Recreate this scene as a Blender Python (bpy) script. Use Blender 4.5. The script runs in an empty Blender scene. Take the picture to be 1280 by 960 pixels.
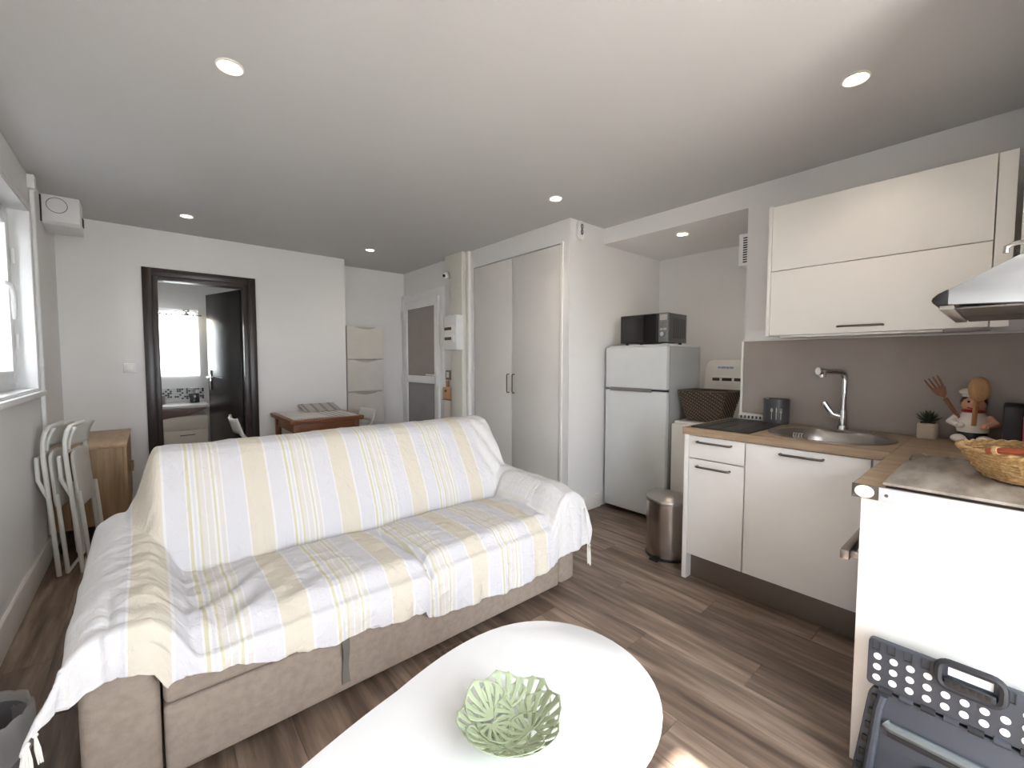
import bpy, bmesh, math, random
import numpy as np
from mathutils import Vector, Matrix, noise
random.seed(7)
PI = math.pi
SC = bpy.context.scene
COL = SC.collection

# ------------------------------------------------------------------ camera
def make_camera():
    y, p, r, f = 0.708309, 0.052672, 0.002115, 530.91
    F = Vector((math.sin(y)*math.cos(p), math.cos(y)*math.cos(p), -math.sin(p)))
    rt = Vector((math.cos(y), -math.sin(y), 0)); up = rt.cross(F)
    r2 = rt*math.cos(r) + up*math.sin(r); u2 = -rt*math.sin(r) + up*math.cos(r)
    cd = bpy.data.cameras.new('camera'); co = bpy.data.objects.new('camera', cd); COL.objects.link(co)
    m = Matrix((r2, u2, -F)).transposed().to_4x4(); m.translation = (0, 0, 1.30)
    co.matrix_world = m
    cd.sensor_fit = 'HORIZONTAL'; cd.sensor_width = 36; cd.lens = f/1280*36
    cd.clip_start = 0.02; cd.clip_end = 200
    SC.camera = co
make_camera()

# ------------------------------------------------------------------ world, sun, exposure
wd = bpy.data.worlds.new('sky'); SC.world = wd; wd.use_nodes = True
bgn = wd.node_tree.nodes['Background']
bgn.inputs[0].default_value = (0.88, 0.945, 1.0, 1); bgn.inputs[1].default_value = 7.0
sd = bpy.data.lights.new('sun', 'SUN'); sd.energy = 17.0; sd.angle = math.radians(1.0); sd.color = (1, .985, .965)
so = bpy.data.objects.new('sun', sd); COL.objects.link(so); so.location = (0, -6, 8)
so.rotation_euler = (math.radians(90-51), 0, 0)            # shines towards +Y and down, elevation 51 deg
SPOT_W = 2.5
SC.view_settings.view_transform = 'Standard'; SC.view_settings.look = 'None'
SC.view_settings.exposure = 1.6; SC.view_settings.gamma = 1.0
SC.view_settings.use_curve_mapping = False
SC.cycles.use_denoising = True
SC.cycles.max_bounces = 14; SC.cycles.diffuse_bounces = 10; SC.cycles.glossy_bounces = 5
SC.cycles.transparent_max_bounces = 12; SC.cycles.sample_clamp_indirect = 6.0

# ------------------------------------------------------------------ materials
def lin(c):
    return tuple(((v/255)/12.92 if v/255 <= .04045 else ((v/255+.055)/1.055)**2.4) for v in c)
def mat(name, rgb, rough=.5, metal=0., bump=0., bscale=60., var=0., vscale=8., stretch=(1,1,1), spec=.5,
        rgb2=None, coat=0., detail=4.):
    m = bpy.data.materials.new(name); m.use_nodes = True
    nt = m.node_tree; b = nt.nodes['Principled BSDF']
    b.inputs['Base Color'].default_value = (*lin(rgb), 1)
    b.inputs['Roughness'].default_value = rough; b.inputs['Metallic'].default_value = metal
    b.inputs['Specular IOR Level'].default_value = spec
    if coat: b.inputs['Coat Weight'].default_value = coat
    tc = nt.nodes.new('ShaderNodeTexCoord'); mp = nt.nodes.new('ShaderNodeMapping')
    mp.inputs['Scale'].default_value = stretch
    nt.links.new(tc.outputs['Object'], mp.inputs[0])
    n = nt.nodes.new('ShaderNodeTexNoise'); n.inputs['Scale'].default_value = vscale; n.inputs['Detail'].default_value = detail
    nt.links.new(mp.outputs[0], n.inputs['Vector'])
    if var or rgb2:
        mx = nt.nodes.new('ShaderNodeMix'); mx.data_type = 'RGBA'
        c2 = rgb2 if rgb2 else tuple(max(0, v*(1-var)) for v in rgb)
        mx.inputs[6].default_value = (*lin(rgb), 1); mx.inputs[7].default_value = (*lin(c2), 1)
        cr = nt.nodes.new('ShaderNodeValToRGB'); cr.color_ramp.elements[0].position = .35; cr.color_ramp.elements[1].position = .68
        nt.links.new(n.outputs[0], cr.inputs[0]); nt.links.new(cr.outputs[0], mx.inputs[0])
        nt.links.new(mx.outputs[2], b.inputs['Base Color'])
    if bump:
        n2 = nt.nodes.new('ShaderNodeTexNoise'); n2.inputs['Scale'].default_value = bscale; n2.inputs['Detail'].default_value = 3
        nt.links.new(mp.outputs[0], n2.inputs['Vector'])
        bp = nt.nodes.new('ShaderNodeBump'); bp.inputs['Strength'].default_value = bump; bp.inputs['Distance'].default_value = .01
        nt.links.new(n2.outputs[0], bp.inputs['Height']); nt.links.new(bp.outputs[0], b.inputs['Normal'])
    return m
def emit(name, rgb, s):
    m = bpy.data.materials.new(name); m.use_nodes = True; nt = m.node_tree
    b = nt.nodes['Principled BSDF']; b.inputs['Base Color'].default_value = (.8, .8, .8, 1)
    b.inputs['Emission Color'].default_value = (*lin(rgb), 1); b.inputs['Emission Strength'].default_value = s
    return m
def glass(name, tint=(1, 1, 1), gloss=.08, rough=0.02):
    m = bpy.data.materials.new(name); m.use_nodes = True; nt = m.node_tree; nt.nodes.clear()
    o = nt.nodes.new('ShaderNodeOutputMaterial'); t = nt.nodes.new('ShaderNodeBsdfTransparent'); g = nt.nodes.new('ShaderNodeBsdfGlossy')
    x = nt.nodes.new('ShaderNodeMixShader'); t.inputs[0].default_value = (*tint, 1); g.inputs['Roughness'].default_value = rough
    x.inputs[0].default_value = gloss
    nt.links.new(t.outputs[0], x.inputs[1]); nt.links.new(g.outputs[0], x.inputs[2]); nt.links.new(x.outputs[0], o.inputs[0])
    return m
def translucent(name, rgb, trans=.6, transp=.15):
    m = bpy.data.materials.new(name); m.use_nodes = True; nt = m.node_tree; nt.nodes.clear()
    o = nt.nodes.new('ShaderNodeOutputMaterial'); d = nt.nodes.new('ShaderNodeBsdfDiffuse'); t = nt.nodes.new('ShaderNodeBsdfTranslucent')
    tp = nt.nodes.new('ShaderNodeBsdfTransparent')
    d.inputs[0].default_value = (*lin(rgb), 1); t.inputs[0].default_value = (*lin(rgb), 1)
    a = nt.nodes.new('ShaderNodeMixShader'); a.inputs[0].default_value = trans
    b = nt.nodes.new('ShaderNodeMixShader'); b.inputs[0].default_value = transp
    nt.links.new(d.outputs[0], a.inputs[1]); nt.links.new(t.outputs[0], a.inputs[2])
    nt.links.new(a.outputs[0], b.inputs[1]); nt.links.new(tp.outputs[0], b.inputs[2]); nt.links.new(b.outputs[0], o.inputs[0])
    return m
def wood(name, c1, c2, c3, axis='Y', scale=1., rough=.5, fine=1., per_object=False, bump=.15, spread=.35):
    """long-grained wood: stretched noise in object space, grain along axis"""
    m = bpy.data.materials.new(name); m.use_nodes = True; nt = m.node_tree; b = nt.nodes['Principled BSDF']
    b.inputs['Roughness'].default_value = rough
    tc = nt.nodes.new('ShaderNodeTexCoord'); mp = nt.nodes.new('ShaderNodeMapping')
    s = {'X': (1.2, 14, 14), 'Y': (14, 1.2, 14), 'Z': (14, 14, 1.2)}[axis]
    mp.inputs['Scale'].default_value = tuple(v*scale for v in s)
    src = tc.outputs['Object']
    if per_object:
        oi = nt.nodes.new('ShaderNodeObjectInfo'); ml = nt.nodes.new('ShaderNodeVectorMath'); ml.operation = 'SCALE'
        cx = nt.nodes.new('ShaderNodeCombineXYZ')
        for k in range(3): nt.links.new(oi.outputs['Random'], cx.inputs[k])
        ml.inputs['Scale'].default_value = 37.; nt.links.new(cx.outputs[0], ml.inputs[0])
        ad = nt.nodes.new('ShaderNodeVectorMath'); nt.links.new(src, ad.inputs[0]); nt.links.new(ml.outputs[0], ad.inputs[1]); src = ad.outputs[0]
    nt.links.new(src, mp.inputs[0])
    n = nt.nodes.new('ShaderNodeTexNoise'); n.inputs['Scale'].default_value = 1.; n.inputs['Detail'].default_value = 6; n.inputs['Roughness'].default_value = .62
    n.inputs['Distortion'].default_value = .6
    nt.links.new(mp.outputs[0], n.inputs['Vector'])
    n2 = nt.nodes.new('ShaderNodeTexNoise'); n2.inputs['Scale'].default_value = 6*fine; n2.inputs['Detail'].default_value = 5
    nt.links.new(mp.outputs[0], n2.inputs['Vector'])
    mx0 = nt.nodes.new('ShaderNodeMix'); mx0.inputs[0].default_value = .4
    nt.links.new(n.outputs[0], mx0.inputs[2]); nt.links.new(n2.outputs[0], mx0.inputs[3])
    cr = nt.nodes.new('ShaderNodeValToRGB'); e = cr.color_ramp.elements
    e[0].position = .5-spread/2; e[0].color = (*lin(c1), 1); e[1].position = .5+spread/2; e[1].color = (*lin(c3), 1)
    k = e.new(.5); k.color = (*lin(c2), 1)
    nt.links.new(mx0.outputs[0], cr.inputs[0])
    out = cr.outputs[0]
    if per_object:
        hs = nt.nodes.new('ShaderNodeHueSaturation'); mr = nt.nodes.new('ShaderNodeMapRange')
        mr.inputs[3].default_value = .88; mr.inputs[4].default_value = 1.10
        nt.links.new(oi.outputs['Random'], mr.inputs[0]); nt.links.new(mr.outputs[0], hs.inputs['Value'])
        nt.links.new(out, hs.inputs['Color']); out = hs.outputs[0]
    nt.links.new(out, b.inputs['Base Color'])
    if bump:
        bp = nt.nodes.new('ShaderNodeBump'); bp.inputs['Strength'].default_value = bump; bp.inputs['Distance'].default_value = .004
        nt.links.new(mx0.outputs[0], bp.inputs['Height']); nt.links.new(bp.outputs[0], b.inputs['Normal'])
    return m

M = {}
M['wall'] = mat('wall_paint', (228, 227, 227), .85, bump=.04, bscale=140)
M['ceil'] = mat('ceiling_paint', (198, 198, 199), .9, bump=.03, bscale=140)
M['white'] = mat('white_lacquer', (236, 234, 230), .35, var=.015)
M['white_pvc'] = mat('white_pvc', (232, 233, 234), .3, var=.02)
M['skirting'] = mat('skirting_white', (228, 225, 221), .45, var=.02)
M['cab'] = mat('cabinet_offwhite', (238, 236, 233), .42, var=.02, vscale=3)
M['wardrobe'] = mat('wardrobe_greige', (223, 220, 217), .5, var=.02, vscale=3)
M['steel'] = mat('brushed_steel', (170, 165, 160), .28, 1., bump=.05, bscale=30, stretch=(1, 1, 20))
M['binsteel'] = mat('bin_steel', (178, 172, 168), .24, 1., bump=.05, bscale=30, stretch=(20, 20, 1))
M['sinksteel'] = mat('sink_steel', (165, 160, 155), .3, 1., bump=.04, bscale=80)
M['chrome'] = mat('chrome', (215, 215, 215), .06, 1., var=.02)
M['gunmetal'] = mat('handle_gunmetal', (112, 106, 102), .3, .9, var=.05)
M['kick'] = mat('kickboard_bronze', (112, 101, 92), .4, .25, bump=.04, bscale=40, stretch=(1, 1, 12))
M['backsplash'] = mat('backsplash_taupe', (164, 155, 149), .55, var=.04, vscale=3)
M['black'] = mat('black_plastic', (22, 21, 22), .42, var=.1)
M['blackgloss'] = mat('black_glass', (14, 13, 14), .08, var=.05)
M['darkglass'] = mat('oven_window', (46, 44, 44), .12, var=.08)
M['doordark'] = mat('wenge_paint', (54, 44, 41), .33, bump=.05, bscale=30, var=.12, stretch=(6, 6, 1))
M['doorleaf'] = mat('wenge_leaf', (44, 40, 41), .25, bump=.03, bscale=30, var=.12, stretch=(6, 6, 1))
M['taupe'] = mat('sofa_taupe_fabric', (152, 138, 127), .92, bump=.25, bscale=420, var=.08, vscale=40)
M['tabgrey'] = mat('grey_webbing', (112, 108, 102), .85, bump=.2, bscale=300, var=.1)
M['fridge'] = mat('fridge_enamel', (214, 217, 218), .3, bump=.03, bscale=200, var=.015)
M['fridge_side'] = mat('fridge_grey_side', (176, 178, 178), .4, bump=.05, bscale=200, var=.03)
M['gasket'] = mat('dark_gasket', (70, 70, 72), .6, var=.05)
M['mwgrey'] = mat('microwave_grey', (104, 102, 102), .4, .3, var=.06)
M['mwpanel'] = mat('microwave_panel', (148, 150, 148), .3, .6, rgb2=(96, 100, 98), vscale=160)
M['tabletop'] = mat('white_tabletop', (240, 241, 243), .25, var=.01)
M['bowl'] = mat('pale_green_metal', (170, 182, 150), .5, var=.05)
M['floor_wood'] = wood('floor_plank_wood', (78, 63, 53), (122, 104, 91), (166, 147, 131), 'Y', .55, .42, .8, True, .12, .30)
M['floorbase'] = mat('floor_joint', (52, 42, 36), .7, var=.1)
M['worktop'] = wood('worktop_oak', (128, 106, 84), (158, 135, 110), (180, 157, 132), 'Y', 1.3, .45, 1.2, False, .05, .4)
M['side_oak'] = wood('sideboard_oak', (120, 94, 66), (154, 126, 94), (182, 154, 120), 'Z', .8, .5, .8, False, .08, .4)
M['side_top'] = wood('sideboard_top_oak', (150, 122, 92), (176, 148, 116), (190, 164, 132), 'Y', .8, .45, .8, False, .05, .5)
M['table_wood'] = wood('dining_cherry', (92, 50, 24), (120, 70, 36), (142, 88, 48), 'X', 1., .4, 1., False, .05, .5)
M['keywood'] = wood('key_box_wood', (178, 132, 98), (198, 152, 116), (212, 168, 134), 'Z', 1.4, .5)
M['spoonwood'] = wood('spoon_wood', (150, 108, 70), (176, 132, 88), (196, 152, 106), 'Z', 2., .5)
M['forkwood'] = wood('fork_wood', (112, 74, 54), (136, 92, 68), (152, 106, 80), 'Z', 2., .5)
M['lid'] = mat('washer_white', (226, 223, 218), .35, var=.02)
M['slot'] = mat('dark_slot', (58, 55, 54), .7, var=.05)
M['bluelabel'] = mat('blue_label', (84, 112, 168), .4, rgb2=(190, 200, 220), vscale=90)
M['pot'] = mat('charcoal_pot', (72, 72, 76), .35, var=.06)
M['decal'] = mat('pale_print', (186, 184, 180), .5, var=.03)
M['soil'] = mat('potting_soil', (54, 42, 34), .95, bump=.5, bscale=200, var=.3)
M['succ'] = mat('succulent_green', (44, 62, 50), .45, var=.3, vscale=60)
M['cement'] = mat('cement_pot', (196, 184, 166), .7, bump=.1, bscale=120, var=.06)
M['porcelain'] = mat('glazed_white', (236, 230, 222), .2, var=.03)
M['skin'] = mat('glazed_skin', (222, 168, 138), .3, var=.05)
M['navy'] = mat('glazed_dark', (30, 30, 36), .3, var=.1)
M['red'] = mat('glazed_red', (176, 44, 44), .3, var=.1)
M['pink'] = mat('pink_plastic', (226, 62, 112), .35, var=.06)
M['darkhair'] = mat('glazed_brown', (58, 36, 28), .35, var=.1)
M['willow'] = mat('willow', (206, 172, 122), .6, rgb2=(172, 132, 84), vscale=90)
M['handlered'] = mat('handle_red_wood', (158, 74, 46), .35, var=.12, vscale=30)
M['seagrass'] = mat('dark_seagrass', (58, 48, 42), .75, rgb2=(84, 70, 58), vscale=120)
M['seagrass2'] = mat('light_seagrass', (186, 166, 140), .75, rgb2=(140, 120, 100), vscale=160)
M['chair'] = mat('folding_chair_white', (220, 219, 214), .4, var=.03)
M['stool'] = mat('stool_slate', (60, 65, 74), .5, bump=.06, bscale=300, var=.05)
M['stool2'] = mat('stool_slate_light', (106, 112, 114), .5, bump=.06, bscale=300, var=.04)
M['stooldark'] = mat('stool_dark', (34, 36, 42), .5, var=.06)
M['dot'] = mat('white_rubber_dot', (238, 240, 242), .5, var=.02)
M['paperbin'] = mat('wastebasket_grey', (96, 94, 94), .45, var=.08)
M['bag'] = translucent('bin_liner', (186, 184, 182), .5, .5)
M['blueband'] = mat('blue_band', (62, 92, 118), .5, var=.08)
M['cover'] = mat('hob_cover_stone', (170, 162, 152), .25, rgb2=(128, 118, 108), vscale=5, stretch=(1, 4, 1), detail=9)
M['frost'] = mat('frosted_panel', (158, 150, 146), .5, bump=.1, bscale=300, var=.03)
M['frost2'] = mat('frosted_panel_low', (150, 148, 152), .5, bump=.1, bscale=300, var=.03)
M['shoecab'] = mat('shoe_cabinet_white', (214, 209, 202), .45, var=.02)
M['breaker'] = mat('breaker_smoke', (92, 82, 72), .25, var=.2, vscale=60)
M['grey'] = mat('mid_grey_plastic', (128, 124, 120), .5, var=.05)
M['sticker'] = mat('cream_cap', (238, 236, 214), .45, var=.02)
M['bounce_slab'] = mat('bounce_slab_stone', (196, 188, 176), .8, bump=.1, bscale=40, var=.08)
M['edgeband'] = mat('edge_band_grey', (196, 200, 206), .4, var=.02)
M['ducttone'] = mat('duct_paint', (219, 217, 208), .6, var=.02)
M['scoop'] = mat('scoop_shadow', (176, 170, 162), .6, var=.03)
M['sky_blocker'] = mat('sky_blocker_grey', (140, 138, 136), .9, bump=.1, bscale=30, var=.05)
M['ground'] = mat('unseen_dark_ground', (74, 74, 66), .9, var=.2, vscale=1.5)
M['mosaic'] = mat('mosaic_mix', (40, 38, 38), .25, var=.2)
M['mosaicw'] = mat('mosaic_white', (205, 205, 203), .25, var=.06)
M['vanity'] = mat('vanity_cream', (206, 196, 182), .45, var=.03)
M['vaniband'] = mat('vanity_basin_brown', (112, 92, 84), .35, var=.08)
M['basin'] = mat('basin_white', (206, 202, 200), .2, var=.02)
M['soapdark'] = mat('soap_bottle_dark', (40, 38, 40), .2, var=.1)
M['glass'] = glass('clear_pane', (1, 1, 1), .06)
M['bathglass'] = glass('bath_pane', (1, 1, 1), .04)
M['curtain'] = translucent('sheer_curtain', (246, 244, 240), .7, .30)
M['lamp'] = emit('spot_lens', (255, 240, 205), 14.)
M['bulb'] = emit('bulb_warm', (255, 236, 200), 10.)
M['grilldark'] = mat('grille_dark', (60, 58, 56), .6, var=.1)
M['hoodsteel'] = mat('hood_steel', (206, 210, 214), .22, .9, bump=.03, bscale=20, var=.03)
M['mesh'] = mat('hood_filter', (120, 118, 114), .4, .7, bump=.4, bscale=500, var=.2, vscale=200)

def throw_material():
    m = bpy.data.materials.new('striped_throw_cotton'); m.use_nodes = True; nt = m.node_tree; b = nt.nodes['Principled BSDF']
    b.inputs['Roughness'].default_value = .9
    uv = nt.nodes.new('ShaderNodeUVMap'); uv.uv_map = 'UVMap'
    sp = nt.nodes.new('ShaderNodeSeparateXYZ'); nt.links.new(uv.outputs[0], sp.inputs[0])
    a = nt.nodes.new('ShaderNodeMath'); a.operation = 'ADD'; a.inputs[1].default_value = -.37+.1925+.385*4
    d = nt.nodes.new('ShaderNodeMath'); d.operation = 'DIVIDE'; d.inputs[1].default_value = .385
    fr = nt.nodes.new('ShaderNodeMath'); fr.operation = 'FRACT'
    nt.links.new(sp.outputs[0], a.inputs[0]); nt.links.new(a.outputs[0], d.inputs[0]); nt.links.new(d.outputs[0], fr.inputs[0])
    W, L, C, Y, P = (213, 212, 213), (202, 201, 206), (205, 198, 185), (198, 193, 168), (205, 200, 197)
    stops = [(0, P), (.03, W), (.05, Y), (.07, W), (.09, P), (.13, W), (.145, L), (.35, W), (.365, C), (.60, W), (.625, L), (.80, W),
             (.815, Y), (.84, W), (.86, L), (.885, W), (.905, Y), (.925, P), (.965, W), (.98, P)]
    cr = nt.nodes.new('ShaderNodeValToRGB'); cr.color_ramp.interpolation = 'CONSTANT'; e = cr.color_ramp.elements
    e[0].position = 0; e[0].color = (*lin(stops[0][1]), 1); e[1].position = stops[-1][0]; e[1].color = (*lin(stops[-1][1]), 1)
    for q, c in stops[1:-1]:
        k = e.new(q); k.color = (*lin(c), 1)
    nt.links.new(fr.outputs[0], cr.inputs[0])
    # plain white borders of the cloth at both ends
    pl = []
    for lo, hi in ((1.56, 1.66), (-.075, -.11)):
        mr = nt.nodes.new('ShaderNodeMapRange'); mr.inputs[1].default_value = lo; mr.inputs[2].default_value = hi
        nt.links.new(sp.outputs[0], mr.inputs[0]); pl.append(mr)
    mm = nt.nodes.new('ShaderNodeMath'); mm.operation = 'MAXIMUM'; nt.links.new(pl[0].outputs[0], mm.inputs[0]); nt.links.new(pl[1].outputs[0], mm.inputs[1])
    sc_ = nt.nodes.new('ShaderNodeMath'); sc_.operation = 'MULTIPLY'; sc_.inputs[1].default_value = .85; nt.links.new(mm.outputs[0], sc_.inputs[0])
    mxp = nt.nodes.new('ShaderNodeMix'); mxp.data_type = 'RGBA'; mxp.inputs[7].default_value = (*lin((210, 209, 211)), 1)
    nt.links.new(sc_.outputs[0], mxp.inputs[0]); nt.links.new(cr.outputs[0], mxp.inputs[6]); nt.links.new(mxp.outputs[2], b.inputs['Base Color'])
    mp3 = nt.nodes.new('ShaderNodeMapping'); mp3.inputs['Scale'].default_value = (26, 34, 1); nt.links.new(uv.outputs[0], mp3.inputs[0])
    n3 = nt.nodes.new('ShaderNodeTexNoise'); n3.inputs['Scale'].default_value = 1; n3.inputs['Detail'].default_value = 4; n3.inputs['Distortion'].default_value = .8; nt.links.new(mp3.outputs[0], n3.inputs['Vector'])
    bp3 = nt.nodes.new('ShaderNodeBump'); bp3.inputs['Strength'].default_value = .55; bp3.inputs['Distance'].default_value = .012; nt.links.new(n3.outputs[0], bp3.inputs['Height'])
    mp = nt.nodes.new('ShaderNodeMapping'); mp.inputs['Scale'].default_value = (240, 60, 1); nt.links.new(uv.outputs[0], mp.inputs[0])
    n = nt.nodes.new('ShaderNodeTexNoise'); n.inputs['Scale'].default_value = 1; n.inputs['Detail'].default_value = 3; nt.links.new(mp.outputs[0], n.inputs['Vector'])
    bp = nt.nodes.new('ShaderNodeBump'); bp.inputs['Strength'].default_value = .25; bp.inputs['Distance'].default_value = .004
    nt.links.new(n.outputs[0], bp.inputs['Height']); nt.links.new(bp3.outputs[0], bp.inputs['Normal']); nt.links.new(bp.outputs[0], b.inputs['Normal'])
    return m
M['throw'] = throw_material()
M['tassel'] = mat('tassel_cotton', (236, 232, 226), .9, bump=.4, bscale=200, stretch=(1, 1, .1), var=.05)

# ------------------------------------------------------------------ mesh helpers
def NB(): return bmesh.new()
def box(bm, x0, x1, y0, y1, z0, z1, bev=0., seg=2, rot=None, piv=None):
    t = bmesh.new(); bmesh.ops.create_cube(t, size=1)
    for v in t.verts: v.co = Vector(((x0+x1)/2+v.co.x*(x1-x0), (y0+y1)/2+v.co.y*(y1-y0), (z0+z1)/2+v.co.z*(z1-z0)))
    if bev: bmesh.ops.bevel(t, geom=t.edges[:], offset=bev, segments=seg, profile=.5, affect='EDGES')
    merge(bm, t, rot, piv)
def merge(bm, t, rot=None, piv=None, mtx=None):
    if rot is not None:
        p = Vector(piv) if piv else Vector((0, 0, 0))
        mm = Matrix.Translation(p) @ rot.to_4x4() @ Matrix.Translation(-p); bmesh.ops.transform(t, matrix=mm, verts=t.verts[:])
    if mtx is not None: bmesh.ops.transform(t, matrix=mtx, verts=t.verts[:])
    me = bpy.data.meshes.new('tmp'); t.to_mesh(me); t.free(); bm.from_mesh(me); bpy.data.meshes.remove(me)
def frame_for(d):
    d = d.normalized(); a = Vector((0, 0, 1)) if abs(d.z) < .9 else Vector((1, 0, 0))
    x = d.cross(a).normalized(); return x, d.cross(x).normalized()
def tube(bm, pts, r, n=10, closed=False, flat=1.):
    pts = [Vector(p) for p in pts]; N = len(pts); rings = []; px = None
    for i, p in enumerate(pts):
        if closed: d = pts[(i+1) % N]-pts[i-1]
        else: d = pts[min(i+1, N-1)]-pts[max(i-1, 0)]
        d.normalize()
        if px is None: x, y = frame_for(d)
        else:
            x = px-d*px.dot(d)
            if x.length < 1e-6: x, _ = frame_for(d)
            x.normalize(); y = d.cross(x)
        px = x
        rr = r[i] if isinstance(r, (list, tuple)) else r
        rings.append([bm.verts.new(p+x*math.cos(2*PI*k/n)*rr+y*math.sin(2*PI*k/n)*rr*flat) for k in range(n)])
    for i in range(N if closed else N-1):
        a, b = rings[i], rings[(i+1) % N]
        for k in range(n): bm.faces.new((a[k], a[(k+1) % n], b[(k+1) % n], b[k]))
    if not closed:
        bm.faces.new(rings[0][::-1]); bm.faces.new(rings[-1])
def cyl(bm, p0, p1, r0, r1=None, n=24):
    r1 = r0 if r1 is None else r1
    tube(bm, [p0, p1], [r0, r1], n)
def lathe(bm, prof, c=(0, 0, 0), n=32, sx=1., sy=1., capb=True, capt=False):
    c = Vector(c); rings = []
    for r, z in prof: rings.append([bm.verts.new(c+Vector((math.cos(2*PI*k/n)*r*sx, math.sin(2*PI*k/n)*r*sy, z))) for k in range(n)])
    for a, b in zip(rings, rings[1:]):
        for k in range(n): bm.faces.new((a[k], a[(k+1) % n], b[(k+1) % n], b[k]))
    if capb: bm.faces.new(rings[0][::-1])
    if capt: bm.faces.new(rings[-1])
def prism(bm, pts, axis, lo, hi, bev=0.):
    """extrude a 2D polygon along axis; 2D order: x->(y,z) y->(x,z) z->(x,y)"""
    def P(p, t): return {'x': (t, p[0], p[1]), 'y': (p[0], t, p[1]), 'z': (p[0], p[1], t)}[axis]
    t = bmesh.new()
    a = [t.verts.new(P(p, lo)) for p in pts]; b = [t.verts.new(P(p, hi)) for p in pts]
    t.faces.new(a[::-1]); t.faces.new(b); n = len(pts)
    for k in range(n): t.faces.new((a[k], a[(k+1) % n], b[(k+1) % n], b[k]))
    bmesh.ops.recalc_face_normals(t, faces=t.faces[:])
    if bev: bmesh.ops.bevel(t, geom=t.edges[:], offset=bev, segments=2, profile=.5, affect='EDGES')
    merge(bm, t)
def ball(bm, c, r, n=16, m=10):
    t = bmesh.new(); bmesh.ops.create_uvsphere(t, u_segments=n, v_segments=m, radius=1)
    r = (r, r, r) if not isinstance(r, (tuple, list)) else r
    for v in t.verts: v.co = Vector((c[0]+v.co.x*r[0], c[1]+v.co.y*r[1], c[2]+v.co.z*r[2]))
    merge(bm, t)
def grid(bm, f, nu, nv):
    vs = [[bm.verts.new(f(i/(nu-1), j/(nv-1))) for j in range(nv)] for i in range(nu)]
    for i in range(nu-1):
        for j in range(nv-1): bm.faces.new((vs[i][j], vs[i+1][j], vs[i+1][j+1], vs[i][j+1]))
    return vs
def rrect(x0, x1, y0, y1, r, n=5):
    out = []
    for cx, cy, a in ((x1-r, y1-r, 0), (x0+r, y1-r, 90), (x0+r, y0+r, 180), (x1-r, y0+r, 270)):
        for k in range(n+1):
            t = math.radians(a+90*k/n); out.append((cx+r*math.cos(t), cy+r*math.sin(t)))
    return out

MW = {}
def meta(o, label=None, cat=None, group=None, kind=None):
    if label: o['label'] = label
    if cat: o['category'] = cat
    if group: o['group'] = group
    if kind: o['kind'] = kind
    return o
def thing(name, label, cat, loc, group=None):
    o = bpy.data.objects.new(name, None); COL.objects.link(o); o.location = loc; o.empty_display_size = .1
    MW[o] = Matrix.Translation(Vector(loc)); return meta(o, label, cat, group)
def obj(name, bm, m, parent=None, label=None, cat=None, group=None, kind=None, flat=False, ang=35, normals=True, base=True):
    if normals: bmesh.ops.recalc_face_normals(bm, faces=bm.faces[:])
    off = Vector((0, 0, 0))
    if parent is None and base and bm.verts and kind != 'structure':
        xs = [v.co for v in bm.verts]
        off = Vector(((min(v.x for v in xs)+max(v.x for v in xs))/2, (min(v.y for v in xs)+max(v.y for v in xs))/2, min(v.z for v in xs)))
        bmesh.ops.translate(bm, vec=-off, verts=bm.verts[:])
    me = bpy.data.meshes.new(name); bm.to_mesh(me); bm.free()
    if not flat:
        me.polygons.foreach_set('use_smooth', [True]*len(me.polygons)); me.set_sharp_from_angle(angle=math.radians(ang))
    me.materials.append(m)
    o = bpy.data.objects.new(name, me); COL.objects.link(o); o.location = off
    if parent is not None:
        o.parent = parent; o.matrix_parent_inverse = MW[parent].inverted()
    MW[o] = Matrix.Translation(off)
    return meta(o, label, cat, group, kind)
def B(name, m, parent, x0, x1, y0, y1, z0, z1, bev=.002, **k):
    bm = NB(); box(bm, min(x0, x1), max(x0, x1), min(y0, y1), max(y0, y1), min(z0, z1), max(z0, z1), bev); return obj(name, bm, m, parent, **k)
def S(name, m, x0, x1, y0, y1, z0, z1, parent=None):
    bm = NB(); box(bm, x0, x1, y0, y1, z0, z1)
    return obj(name, bm, m, parent, flat=True, kind='structure' if parent is None else None)
def children(o): return [c for c in COL.objects if c.parent == o]
def dup(root, loc, rotz=0., label=None):
    r = root.copy(); COL.objects.link(r); r.location = loc; r.rotation_euler = (root.rotation_euler[0], root.rotation_euler[1], rotz)
    if label: r['label'] = label
    for c in children(root):
        q = c.copy(); COL.objects.link(q); q.parent = r
        for g in children(c):
            h = g.copy(); COL.objects.link(h); h.parent = q
    return r
def bar_handle(parent, p0, p1, out, r=.006, name='handle', m=None):
    """bowed bar handle from p0 to p1 standing off along vector out"""
    p0, p1, out = Vector(p0), Vector(p1), Vector(out); d = (p1-p0)
    pts = [p0, p0+out*.75, p0+out+d*.05, p0+out+d*.5, p1+out-d*.05, p1+out*.75, p1]
    bm = NB(); tube(bm, pts, r, 10); return obj(name, bm, m or M['gunmetal'], parent)

# ================================================================== room shell
XL, XD, XK, XN = -.534, 2.64, 3.08, 4.0
YF, YB, YN, ZC, ZS = 4.985, 5.32, 2.356, 2.465, 2.328
YW = -1.0     # unseen wall behind the camera, with the guessed balcony door
T = .12
floor = S('floor', M['floorbase'], XL-T, XN+T, YW-T, 6.5, -.1, -.004)
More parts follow.
